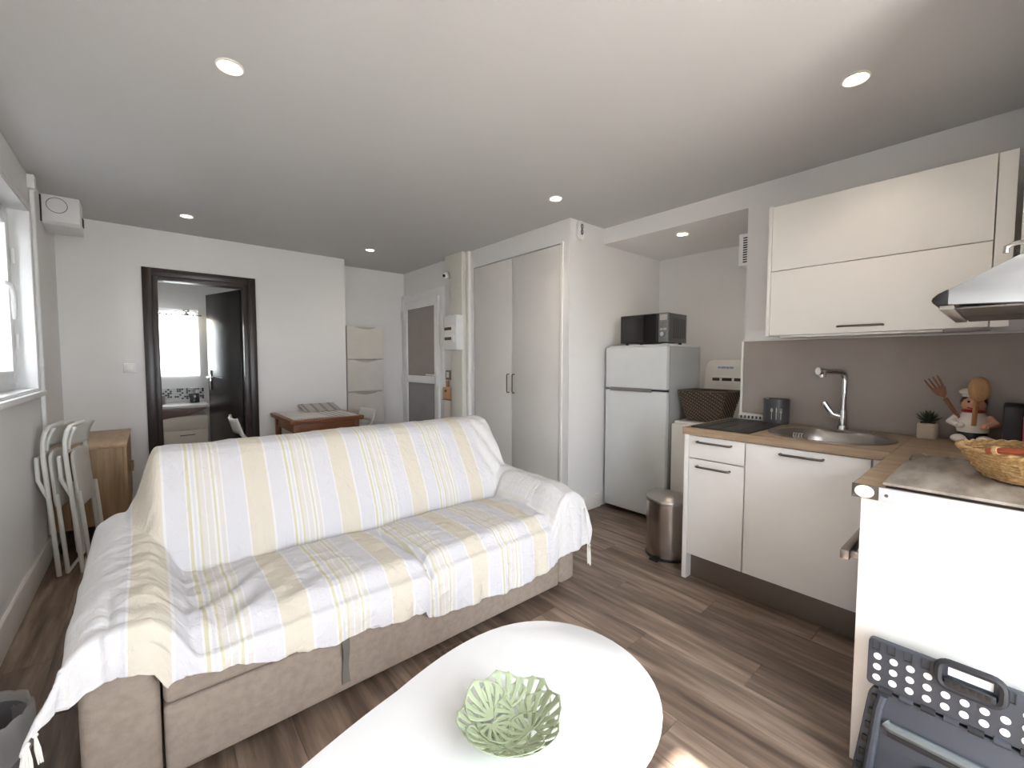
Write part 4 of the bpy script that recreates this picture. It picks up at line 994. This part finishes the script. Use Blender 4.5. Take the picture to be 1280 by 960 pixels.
def throw():
    yF = 1.566; xL, xR = -.186, 1.853
    def ss(a, b, x): t = np.clip((x-a)/(b-a), 0, 1); return t*t*(3-2*t)
    hx_ = [-.186, -.15, -.11, -.05, -.015, .010, .035, .10, .19, .29, .435, .576, .72, .85, .866, 1.0, 1.2, 1.44, 1.53, 1.62, 1.72, 1.81, 1.853]
    hz_ = [.40, .425, .44, .438, .410, .352, .365, .362, .345, .309, .287, .278, .266, .252, .215, .205, .19, .174, .19, .215, .235, .245, .25]
    yb_ = [1.9, 2.06, 2.09, 2.11, 2.15, 2.25, 2.33, 2.37, 2.41, 2.46, 2.51, 2.55, 2.575, 2.60, 2.63]
    zb_ = [.30, .40, .455, .51, .595, .755, .862, .893, .905, .910, .905, .885, .84, .72, .60]
    def smax(*a, k=55.):
        a = np.stack(np.broadcast_arrays(*a)); m = a.max(0); return m+np.log(np.exp(k*(a-m)).sum(0))/k
    def H(x, y):
        c1 = np.clip((x-.44)/.43, -1, 1); c2 = np.clip((x-1.29)/.43, -1, 1)
        crown = np.where(x < .867, 1-c1**4, 1-c2**4); cy_ = np.clip((y-1.82)/.28, -1, 1)
        seat = .442+.024*crown*(1-.6*cy_**2)-.05*ss(1.66, yF, y)**2
        seat = seat-.035*np.exp(-((x-.867-.02*np.sin(y*9))/.016)**2)*ss(2.1, 1.95, y)
        zb = np.interp(y, yb_, zb_)
        e = ss(-.085, .02, x)*ss(1.845, 1.775, x)
        back = .30+(zb-.30)*e
        back = np.where(x < .3, .30+(zb-.30)*(.62*ss(-.17, -.06, x)+.38*ss(-.075, .02, x)), back)
        rise = .03*ss(2.0, 2.4, y)
        arml = .598+rise-.035*ss(1.72, yF, y)-.30*np.clip((x+.025)/.15, 0, 1)**1.6-.05*np.clip((-.11-x)/.076, 0, 1)**2
        armr = .598+rise-.03*ss(1.70, yF, y)-.30*np.clip((1.735-x)/.15, 0, 1)**1.6-.035*np.clip((x-1.79)/.06, 0, 1)**2
        arml = np.where(y > 2.5, np.minimum(arml, np.interp(y, [2.5, 2.56, 2.63], [.61, .56, .45])), arml)
        armr = np.where(y > 2.5, np.minimum(armr, np.interp(y, [2.5, 2.56, 2.63], [.61, .56, .45])), armr)
        z = smax(seat, back, arml, armr)
        # tuck between seat and back
        g = np.exp(-((y-2.093-.004*np.sin(x*7))/.015)**2)*ss(.27, .42, x)*ss(1.72, 1.62, x)
        return z-.095*g
    xs = list(np.linspace(xL, xR, 300))
    sl = list(np.linspace(.12, .01, 12)); sr = list(np.linspace(.012, .13, 11))
    U = [(-1, s) for s in sl]+[(0, x) for x in xs]+[(1, s) for s in sr]
    ys = list(np.linspace(2.63, 2.34, 30))+list(np.linspace(2.335, 2.13, 26))+list(np.linspace(2.125, 2.06, 24))+list(np.linspace(2.05, yF, 62))
    fr = list(np.linspace(.03, 1, 40))
    bm = NB(); uvl = []; V = []
    nu, nv = len(U), len(ys)+len(fr)
    P = np.zeros((nu, nv, 3)); UVa = np.zeros((nu, nv, 2))
    ya = np.array(ys)
    def zed(x, y): return H(np.array(x, float), np.array(y, float))
    for i, (side, q) in enumerate(U):
        x = q if side == 0 else (xL if side < 0 else xR); s = 0 if side == 0 else q
        zt = zed(np.full(len(ys), x), ya)
        hem = np.interp(x, hx_, hz_); z0 = zt[-1]; L = z0-hem
        for j in range(nv):
            if j < len(ys): y, f = ys[j], 0.
            else: y, f = yF, fr[j-len(ys)]*L
            if side == 0:
                if f == 0: p = (x, y, zt[j])
                else:
                    k = f/L
                    rip = .010*k*math.sin(x*34+1.3*math.sin(x*5))+.006*k*math.sin(x*71+2)
                    p = (x, yF-.012*math.sin(min(1, k*1.3)*PI/2)-.004+rip*.7-.004, z0-f)
            elif f == 0:
                rip = .008*(s/.15)*math.sin(y*26)
                p = (x+side*(.010*(1-math.exp(-s/.02))+.06*s+rip), y, zt[j]-s*.985)
            else:
                r = math.hypot(s, f); ph = math.atan2(f, s); o = math.sin(2*ph)
                if side < 0: ox, oy = .10+.30*o*min(1, r/.1), .08+.38*o*min(1, r/.08)
                else: ox, oy = .05+.20*o*min(1, r/.1), .05+.06*o
                rip = .012*(r/.2)*math.sin(ph*9)
                p = (x+side*(.010+r*ox*math.cos(ph*.6)+rip*.6), yF-.014-r*oy*math.sin(ph)-rip*.5, z0-r*(.90 if side < 0 else .93))
            P[i, j] = p; UVa[i, j] = (x+side*s, (2.63-y)*1.15+f)
    # wrinkles
    for i in range(nu):
        for j in range(nv):
            x, y, z = P[i, j]; u, v = UVa[i, j]
            n1 = noise.noise(Vector((u*7, v*4.5, 0))); n2 = noise.noise(Vector((u*22, v*14, 3))); n3 = noise.noise(Vector((u*9+v*6, v*22-u*8, 9)))
            w = .55 if y > 2.12 else 1.0
            arm = 1.4 if u < .12 else (.65 if u > 1.62 else 1.)
            n4 = noise.noise(Vector((u*5-v*4, v*30+u*9, 21))); n5 = noise.noise(Vector((u*34, v*5, 31)))
            d = w*arm*(.0085*n1+.0042*n2+.007*max(0, n3)+.0042*max(0, n4))+w*.0022*n5
            # diagonal folds running from the left seat corner
            dl = math.exp(-((u-.18)/.20)**2)*math.exp(-((y-1.75)/.22)**2)
            d += .011*dl*math.sin((u*.8+v*.7)*46+2*n1)
            da = math.exp(-((u+.06)/.10)**2)*math.exp(-((y-2.0)/.38)**2)
            d += .0035*da*math.sin(v*62+u*14+3*n1)
            # deep crease where the corner tail leaves the arm, and a fold at the arm/seat corner
            d -= .020*math.exp(-((u+.112-.05*(1.72-min(y, 1.72)))/.012)**2)*math.exp(-((max(y, 1.60)-1.60)/.16)**2)
            d += .016*math.exp(-((u-.085+.35*(y-1.70))/.020)**2)*math.exp(-((y-1.72)/.13)**2)
            # gathers at the right arm
            dr = math.exp(-((u-1.72)/.10)**2)*math.exp(-((y-2.2)/.25)**2)
            d += .008*dr*math.sin((u*.9-v*.5)*70)
            dq = math.exp(-((u-1.60)/.09)**2)*math.exp(-((y-1.80)/.18)**2)
            d += .009*dq*math.sin((u*1.2+v*.35)*58)
            if j >= len(ys)-3: P[i, j, 1] -= abs(d)*.8
            elif 2.13 < y < 2.36: P[i, j, 1] -= d*.8; P[i, j, 2] += d*.4
            else: P[i, j, 2] += d
            if j == nv-1 or j == nv-2: P[i, j, 2] += .005*noise.noise(Vector((u*55, 1, 1)))+.004*math.sin(u*23)
    # left shift of the stripes on the seat: cloth is pulled slightly
    verts = P.reshape(-1, 3).tolist()
    faces = []
    for i in range(nu-1):
        for j in range(nv-1): faces.append((i*nv+j, i*nv+j+1, (i+1)*nv+j+1, (i+1)*nv+j))
    t = thing('throw', 'pale cotton throw with cream and yellow stripes covering the sofa', 'throw', (.83, 2.0, .2))
    me = bpy.data.meshes.new('cloth'); me.from_pydata(verts, [], faces); me.update()
    me.polygons.foreach_set('use_smooth', [True]*len(me.polygons))
    uvm = me.uv_layers.new(name='UVMap'); li = np.zeros(len(me.loops), int); me.loops.foreach_get('vertex_index', li)
    UVf = UVa.reshape(-1, 2)[li]
    # drift: stripes lean a little towards the right on the seat
    uvm.data.foreach_set('uv', UVf.ravel())
    me.materials.append(M['throw'])
    o = bpy.data.objects.new('cloth', me); COL.objects.link(o); o.parent = t; o.matrix_parent_inverse = MW[t].inverted(); MW[o] = Matrix.Identity(4)
    sm = o.modifiers.new('thickness', 'SOLIDIFY'); sm.thickness = .005; sm.offset = 1
    # tassels along the corner tails
    def tassel(p, L, lean):
        bm = NB(); p = Vector(p); rs = random.Random(int(p.x*1e4) & 255)
        ball(bm, p, .006, 8, 6)
        for k in range(5):
            a = k*1.26; e = Vector((math.cos(a)*.004, math.sin(a)*.004, 0))
            tube(bm, [p, p+Vector((lean[0]*.4, lean[1]*.4, -L*.45))+e*.8, p+Vector((lean[0], lean[1], -L*(.92+.1*rs.random())))+e], [.0022, .003, .0014], 5)
        obj('tassel', bm, M['tassel'], t)
    il = [k for k, u in enumerate(U) if u[0] < 0]
    # hem points around the left corner
    for q, (i, j) in enumerate(((0, nv-1), (1, nv-1), (2, nv-1), (3, nv-1), (5, nv-1))):
        p = P[i, j]; i = q
        tassel((p[0], p[1]-.002, p[2]-.004), .080+.014*(i % 2), (-.006+.003*i, .004))
    for i in (nu-1, nu-4, nu-7):
        p = P[i, nv-1]; tassel((p[0], p[1]-.002, p[2]-.004), .12, (.004, -.002))
throw()

# ================================================================== coffee table and bowl
ZTB = .40
def coffee_table():
    t = thing('coffee_table', 'white egg-shaped coffee table in front of the sofa', 'coffee table', (.55, .78, 0))
    cx, cy = .4865, .795
    def E(s=1.):
        out = []
        for k in range(72):
            a = 2*PI*k/72; ca, sa = math.cos(a), math.sin(a)
            L = .6277 if ca > 0 else .62
            w = .2563*(1+.747*ca) if ca > 0 else .2563*(1+.45*ca)
            out.append((cx+s*L*ca, cy+s*w*sa))
        return out
    bm = NB(); prev = None
    for s, z in ((.965, ZTB-.026), (.985, ZTB-.022), (1.0, ZTB-.010), (1.0, ZTB-.004), (.994, ZTB)):
        cur = [bm.verts.new((*p, z)) for p in E(s)]
        if prev:
            for k in range(72): bm.faces.new((prev[k], prev[(k+1) % 72], cur[(k+1) % 72], cur[k]))
        else: bm.faces.new(cur[::-1])
        prev = cur
    bm.faces.new(prev); obj('tabletop', bm, M['tabletop'], t, ang=50)
    for lx, ly in ((.10, .795), (.80, .62), (.80, .97)):
        d = Vector((lx-cx, ly-cy, 0))*.12
        bm = NB(); cyl(bm, (lx, ly, ZTB-.0265), (lx+d.x, ly+d.y, 0), .022, .013, 16); obj('leg', bm, M['spoonwood'], t)
coffee_table()
def bowl():
    cx, cy = .632, .742
    t = thing('leaf_bowl', 'pale green openwork bowl of metal leaves on the white coffee table', 'bowl', (cx, cy, ZTB))
    R = .138
    def surf(px, py, lift):
        rho = math.hypot(px, py); z = .004+.060*(rho/R)**1.7
        n = Vector((-2*.055*px/R**2, -2*.055*py/R**2, 1)).normalized()
        sh = 1-.10*(rho/R)**2
        return Vector((cx+px*sh, cy+py*sh, ZTB+z))+n*lift
    def leaf(c, rot, size, lift, spread=1.75, nl=8):
        """fan leaf: stem end at c, tip along rot, long slits between the ribs, notched edge"""
        per = 7; NA, NR = nl*per+3, 10; bm = NB(); vv = {}
        def pos(i, j):
            al = -spread+2*spread*i/NA; q = j/NR
            r = size*q*(.80+.20*math.cos(al)-.045*abs(math.sin(PI*(i-1)/per))**.5*(q > .95)+.06*(math.exp(-(al/.3)**2)))
            al2 = al*(1-.10*q)
            lx, ly = r*math.cos(al2), r*math.sin(al2)
            return (c[0]+lx*math.cos(rot)-ly*math.sin(rot), c[1]+lx*math.sin(rot)+ly*math.cos(rot))
        def gv(i, j):
            k = (0, 0) if j == 0 else (i, j)
            if k not in vv: vv[k] = bm.verts.new(surf(*pos(*k), lift))
            return vv[k]
        for i in range(NA):
            ph = (i-1) % per
            for j in range(NR):
                if ph in (2, 3, 4) and (3 if ph == 3 else 4) <= j <= 8 and 1 < i < NA-2: continue
                if j == 0: bm.faces.new((gv(i, 1), gv(i+1, 1), gv(0, 0)))
                else: bm.faces.new((gv(i, j), gv(i, j+1), gv(i+1, j+1), gv(i+1, j)))
        o = obj('leaf', bm, M['bowl'], t, normals=True)
        sm = o.modifiers.new('thickness', 'SOLIDIFY'); sm.thickness = .0016; sm.offset = 0
    for k in range(8):
        a = 2*PI*k/8+.25; rr = .052
        leaf((rr*math.cos(a), rr*math.sin(a)), a+(.22 if k % 2 else -.18), .092, .0010+.0022*(k % 3), 1.45, 6)
    for k in range(4):
        a = 2*PI*k/4+.6; leaf((.050*math.cos(a), .050*math.sin(a)), a+2.5, .062, .0060+.0014*(k % 2), 1.9, 7)
    leaf((-.012, .02), 4.9, .056, .0005, 2.2, 8)
    bm = NB(); tube(bm, [(cx+.05*math.cos(a), cy+.05*math.sin(a), ZTB+.003) for a in [2*PI*i/32 for i in range(32)]], .0025, 6, True); obj('foot_ring', bm, M['bowl'], t)
bowl()

# ================================================================== step stool leaning on the white panel
def stool():
    t = thing('folding_step_stool', 'folded slate grey step stool with white dots leaning on the white panel', 'step stool', (1.66, .05, 0))
    mt = Matrix.Translation((1.632, 0, 0)) @ Matrix.Rotation(math.radians(3.5), 4, 'Y')   # lean towards the panel
    def fin(name, bm, m, p=t, **k):
        bmesh.ops.transform(bm, matrix=mt, verts=bm.verts[:]); return obj(name, bm, m, p, **k)
    # local: x thickness (0 = face, + into panel), y from .245 (left in view) to -.19, z
    yl, yr, zb, zt = .245, -.195, .318, .458
    cy = (yl+yr)/2
    bm = NB(); prism(bm, rrect(yr, yl, zb, zt, .012), 'x', 0, .022, .002); tp = fin('step_plate', bm, M['stool'])
    # rubber dots
    k = 0
    for r_, z in enumerate((.345, .377, .409)):
        for c_ in range(11):
            y = .222-c_*.0365
            if r_ == 2 and -.04 < y-0.045 < .05: continue
            if r_ == 2 and 4 <= c_ <= 7: continue
            bm = NB(); prism(bm, [(y+.0093*math.cos(a), z+.0093*math.sin(a)) for a in [2*PI*i/18 for i in range(18)]], 'x', -.0018, -.0001); fin('dot', bm, M['dot'], tp)
    # notches on the top edge
    for y in (.226, .192, .155, .118, -.04, -.085):
        bm = NB()
        box(bm, -.003, -.0001, y-.0095, y-.0075, zt-.030, zt-.004); box(bm, -.003, -.0001, y+.0075, y+.0095, zt-.030, zt-.004); box(bm, -.003, -.0001, y-.0095, y+.0095, zt-.032, zt-.029)
        fin('edge_clip', bm, M['stooldark'], tp)
    # carry handle
    bm = NB()
    y0, y1, z0, z1 = -.028, .092, zt-.052, zt+.016
    tube(bm, [(-.010, p[0], p[1]) for p in rrect(y0, y1, z0, z1, .022, 5)], .010, 8, True)
    box(bm, -.018, -.002, y0+.012, y1-.012, z0+.004, z0+.026, .003)
    hd = fin('carry_handle', bm, M['stooldark'])
    for q in range(6):
        bm = NB(); box(bm, -.0192, -.0181, y0+.020+q*.0145, y0+.031+q*.0145, z0+.009, z0+.022, .0004); fin('handle_rib', bm, M['black'], hd)
    bm = NB(); box(bm, -.0015, -.0002, y0+.018, y1-.018, z0+.030, z1-.016, .0004); fin('handle_opening', bm, M['dot'], hd)
    # hinge row
    for q in range(9):
        y = yl-.030-q*.046
        bm = NB(); cyl(bm, (.004, y, zb-.004), (.004, y-.030, zb-.004), .011, n=12); fin('hinge_knuckle', bm, M['stool'] if q % 2 else M['stooldark'])
    # folded leg panel with wide flared sides
    bm = NB(); pts = [(.228, .310), (.240, .285), (.272, .0), (-.222, .0), (-.190, .285), (-.178, .310)]
    prism(bm, pts, 'x', .003, .030, .003); lp = fin('leg_panel', bm, M['stool'])
    bm = NB(); tube(bm, [(.0, .205, .300), (-.001, .213, .26), (-.001, .234, .01)], .012, 10); fin('side_rib', bm, M['stool'], lp)
    bm = NB(); tube(bm, [(.0, -.155, .300), (-.001, -.163, .26), (-.001, -.184, .01)], .012, 10); fin('side_rib', bm, M['stool'], lp)
    bm = NB(); tube(bm, [(.0, .195, .222), (-.004, .185, .217), (-.004, -.135, .217), (0, -.145, .222)], .014, 10, flat=1.); fin('cross_rib', bm, M['stool2'], lp, label='pale raised cross bar')
    bm = NB(); box(bm, -.001, .0028, -.14, .19, .183, .200, .001); fin('rib_groove', bm, M['stooldark'], lp)
    bm = NB(); prism(bm, rrect(-.08, .13, .03, .16, .05, 6), 'x', -.004, .0028, .003); fin('moulded_panel', bm, M['stool'], lp)
    for q in range(6):
        for s, y0_, dy in ((1, .225, .0055), (-1, -.175, -.0055)):
            z = .28-q*.045; y = y0_+dy*q
            bm = NB(); box(bm, -.004, .0028, y-.006, y+.006, z-.010, z+.010, .001); fin('rib_notch', bm, M['black'], lp)
stool()

# ================================================================== dining corner
def dining():
    t = thing('dining_table', 'small square cherry wood dining table behind the sofa', 'dining table', (1.27, 4.5, 0))
    x0, x1, y0, y1, z = .935, 1.60, 4.10, 4.90, .772
    bm = NB(); box(bm, x0, x1, y0, y1, z-.026, z, .006); obj('tabletop', bm, M['table_wood'], t)
    bm = NB(); box(bm, x0+.005, x1-.005, y0+.005, y1-.005, z-.042, z-.0265, .004); obj('lower_leaf', bm, M['table_wood'], t)
    bm = NB(); frame_rect2 = [(x0+.05, x1-.05, y0+.05, y0+.07), (x0+.05, x1-.05, y1-.07, y1-.05), (x0+.05, x0+.07, y0+.07, y1-.07), (x1-.07, x1-.05, y0+.07, y1-.07)]
    for a in frame_rect2: box(bm, *a, z-.13, z-.0425, .002)
    obj('apron', bm, M['table_wood'], t)
    for x in (x0+.035, x1-.085):
        for y in (y0+.035, y1-.085):
            bm = NB(); box(bm, x, x+.05, y, y+.05, 0, z-.0425, .006); obj('leg', bm, M['table_wood'], t)
    t = thing('table_runner', 'pale grey table mat with pebble border on the dining table', 'table mat', (1.27, 4.5, z))
    B('mat', mat('mat_pale', (206, 202, 200), .6, var=.04), t, x0+.04, x1-.04, y0+.03, y1-.03, z+.0008, z+.004, .001)
    for k in range(4): B('stripe', mat('mat_stripe_%d' % k, (150, 148, 152), .6, var=.05), t, 1.30+.055*k, 1.318+.055*k, y0+.03, y1-.03, z+.0042, z+.0052, 0)
    rs = random.Random(11)
    bm = NB()
    for k in range(16): ball(bm, (x0+.06+k*.026, y0+.05+rs.random()*.02, z+.0045), (.011, .011, .002), 8, 6)
    obj('pebble_print', bm, mat('pebbles', (134, 118, 104), .6, rgb2=(84, 76, 72), vscale=40), t, kind='stuff')
dining()
def placemat():
    z = .773; t = thing('striped_placemat', 'grey striped placemat leaning against the wall at the back of the table', 'placemat', (1.35, 4.9, z))
    bm = NB(); prism(bm, [(4.62, z+.006), (4.90, z+.062), (4.90, z+.067), (4.62, z+.010)], 'x', 1.20, 1.56); o = obj('mat', bm, mat('placemat_grey', (176, 172, 172), .6, var=.05), t)
    for k in range(4):
        bm = NB(); prism(bm, [(4.62, z+.0105), (4.90, z+.0675), (4.90, z+.0685), (4.62, z+.0115)], 'x', 1.22+.09*k, 1.245+.09*k); obj('stripe', bm, M['grey'], t)
placemat()

def folding_chair_open(loc, rot, lab):
    t = thing('folding_chair', lab, 'chair', (0, 0, 0), 'white folding chairs')
    # local: faces +X, width along Y
    w = .19
    bm = NB(); grid(bm, lambda u, v: Vector((-.20-.035*math.sin(u*PI)-.035*v, -w+2*w*u, .66+.13*v)), 14, 5)
    obj('backrest', bm, M['chair'], t).modifiers.new('thickness', 'SOLIDIFY').thickness = .014
    for s in (-1, 1):
        bm = NB(); tube(bm, [(.22, s*w, 0.011), (-.02, s*w, .42), (-.19, s*w, .66), (-.235, s*w, .80)], .011, 10); obj('front_leg', bm, M['chair'], t)
        bm = NB(); tube(bm, [(-.20, s*(w-.03), .011), (.02, s*(w-.03), .36), (.08, s*(w-.03), .445)], .011, 10); obj('rear_leg', bm, M['chair'], t)
    bm = NB(); prism(bm, rrect(-.17, .20, -w+.025, w-.025, .05), 'z', .445, .462, .004); obj('seat', bm, M['chair'], t)
    bm = NB(); tube(bm, [(.15, -w, .13), (.15, w, .13)], .009, 8); obj('crossbar', bm, M['chair'], t)
    t.location = loc; t.rotation_euler = (0, 0, rot); return t
c0 = folding_chair_open((.80, 4.52, 0), 0, 'open white folding chair left of the dining table')
c1 = dup(c0, (1.57, 4.50, 0), PI, 'open white folding chair right of the dining table before the recess')

def folding_chair_closed():
    t = thing('folded_chair', 'folded white chair flat against the left wall, nearest the wall', 'chair', (0, 0, 0), 'folded white chairs against the left wall')
    w = .195
    # local: flat in the Y-Z plane, +X to the room
    bm = NB(); tube(bm, [(0, -w, .011), (0, -w, .74), (.006, -w+.004, .82), (.016, -w+.02, .875), (.022, -w+.06, .90), (.022, w-.06, .90), (.016, w-.02, .875), (.006, w-.004, .82), (0, w, .74), (0, w, .011)], .0115, 10); obj('front_frame', bm, M['chair'], t)
    bm = NB(); tube(bm, [(.028, -w+.03, .50), (.030, -w+.03, .011)], .011, 10); tube(bm, [(.028, w-.03, .50), (.030, w-.03, .011)], .011, 10); tube(bm, [(.030, -w+.03, .012), (.030, w-.03, .012)], .009, 8); obj('rear_frame', bm, M['chair'], t)
    bm = NB(); grid(bm, lambda u, v: Vector((.012-.055*math.sin(u*PI)+.045*v*v, -w+.012+2*(w-.012)*u, .765+.135*v)), 16, 7); obj('backrest', bm, M['chair'], t).modifiers.new('thickness', 'SOLIDIFY').thickness = .012
    bm = NB(); prism(bm, rrect(-w+.045, w-.045, .40, .75, .06, 6), 'x', .006, .022, .004); obj('seat', bm, M['chair'], t)
    bm = NB(); tube(bm, [(-.030, -w+.005, .73), (-.035, -w+.005, .60), (-.002, -w+.005, .48)], .010, 8); tube(bm, [(-.030, w-.005, .73), (-.035, w-.005, .60), (-.002, w-.005, .48)], .010, 8); tube(bm, [(-.030, -w+.005, .73), (-.030, w-.005, .73)], .008, 8); obj('fold_link', bm, M['chair'], t)
    return t
c = folding_chair_closed(); c.location = (-.418, 3.83, .003); c.rotation_euler = (0, math.radians(-3.2), math.radians(-7))
c2 = dup(c, (-.312, 3.81, .003), 0, 'folded white chair leaning in front of the other, nearer the sofa'); c2.rotation_euler = (0, math.radians(-4), math.radians(-8))

def sideboard():
    t = thing('sideboard', 'small oak sideboard with square knob in the left corner', 'sideboard', (-.31, 4.5, 0))
    x0, x1, y0, y1, z0, z1 = XL+.02, -.135, 4.05, 4.95, .16, .712
    B('top', M['side_top'], t, x0, x1+.004, y0-.003, y1+.003, z1-.02, z1, .002)
    B('carcass', M['side_oak'], t, x0+.002, x1-.02, y0, y1, z0, z1-.0205, .002)
    ym = (y0+y1)/2
    for a0, a1, ky in ((y0+.002, ym-.002, ym-.05), (ym+.002, y1-.002, ym+.05)):
        d = B('door', M['side_oak'], t, x1-.0195, x1, a0, a1, z0+.002, z1-.0225, .002)
        B('knob', M['side_oak'], d, x1+.0005, x1+.024, ky-.03 if ky < ym else ky, ky if ky < ym else ky+.03, .44, .50, .003)
    for x in (x0+.03, x1-.06):
        for y in (y0+.04, y1-.07): B('leg', M['black'], t, x, x+.03, y, y+.03, 0, z0-.0005, .002)
sideboard()

# wastebasket bottom left
def wastebasket():
    t = thing('wastebasket', 'grey wastebasket with a pale liner at the bottom left', 'wastebasket', (-.41, 1.80, 0))
    c = (-.405, 1.80, 0)
    bm = NB(); lathe(bm, [(.088, .002), (.092, .006), (.112, .29), (.108, .29), (.088, .01)], c, 36); obj('body', bm, M['paperbin'], t)
    bm = NB(); prev = None; rs = random.Random(2); n = 48; rings = []
    ph = [rs.random()*.006 for _ in range(n)]
    for r, z in ((.096, .10), (.106, .27), (.111, .305), (.117, .308), (.120, .295), (.121, .235), (.1195, .19)):
        rings.append([bm.verts.new((c[0]+(r+ph[k]*(.5 if r > .11 else -.6))*math.cos(2*PI*k/n), c[1]+(r+ph[k]*.5)*math.sin(2*PI*k/n), z+(ph[k]*2.2 if r > .11 else 0))) for k in range(n)])
    for a, b in zip(rings, rings[1:]):
        for k in range(n): bm.faces.new((a[k], a[(k+1) % n], b[(k+1) % n], b[k]))
    obj('bin_liner', bm, M['bag'], t)
    bm = NB(); lathe(bm, [(.0985, .09), (.1005, .09), (.1025, .115), (.1005, .115)], c, 36, capb=False); obj('blue_band', bm, M['blueband'], t)
wastebasket()

# ================================================================== daylight portals at the openings
def portal(x, y, z, sx, sz, rot):
    ld = bpy.data.lights.new('daylight', 'AREA'); ld.shape = 'RECTANGLE'; ld.size = sx; ld.size_y = sz; ld.cycles.is_portal = True
    lo = bpy.data.objects.new('daylight', ld); COL.objects.link(lo); lo.location = (x, y, z); lo.rotation_euler = rot
portal((BX0+BX1)/2, YW-.13, BZ1/2, BX1-BX0, BZ1, (PI/2, 0, 0))
portal(XL-.29, (WY0+WY1)/2, (WZ0+WZ1)/2, WZ1-WZ0, WY1-WY0, (0, -PI/2, 0))
portal((BWX0+BWX1)/2, 6.43, (BWZ0+BWZ1)/2, BWX1-BWX0, BWZ1-BWZ0, (-PI/2, 0, 0))
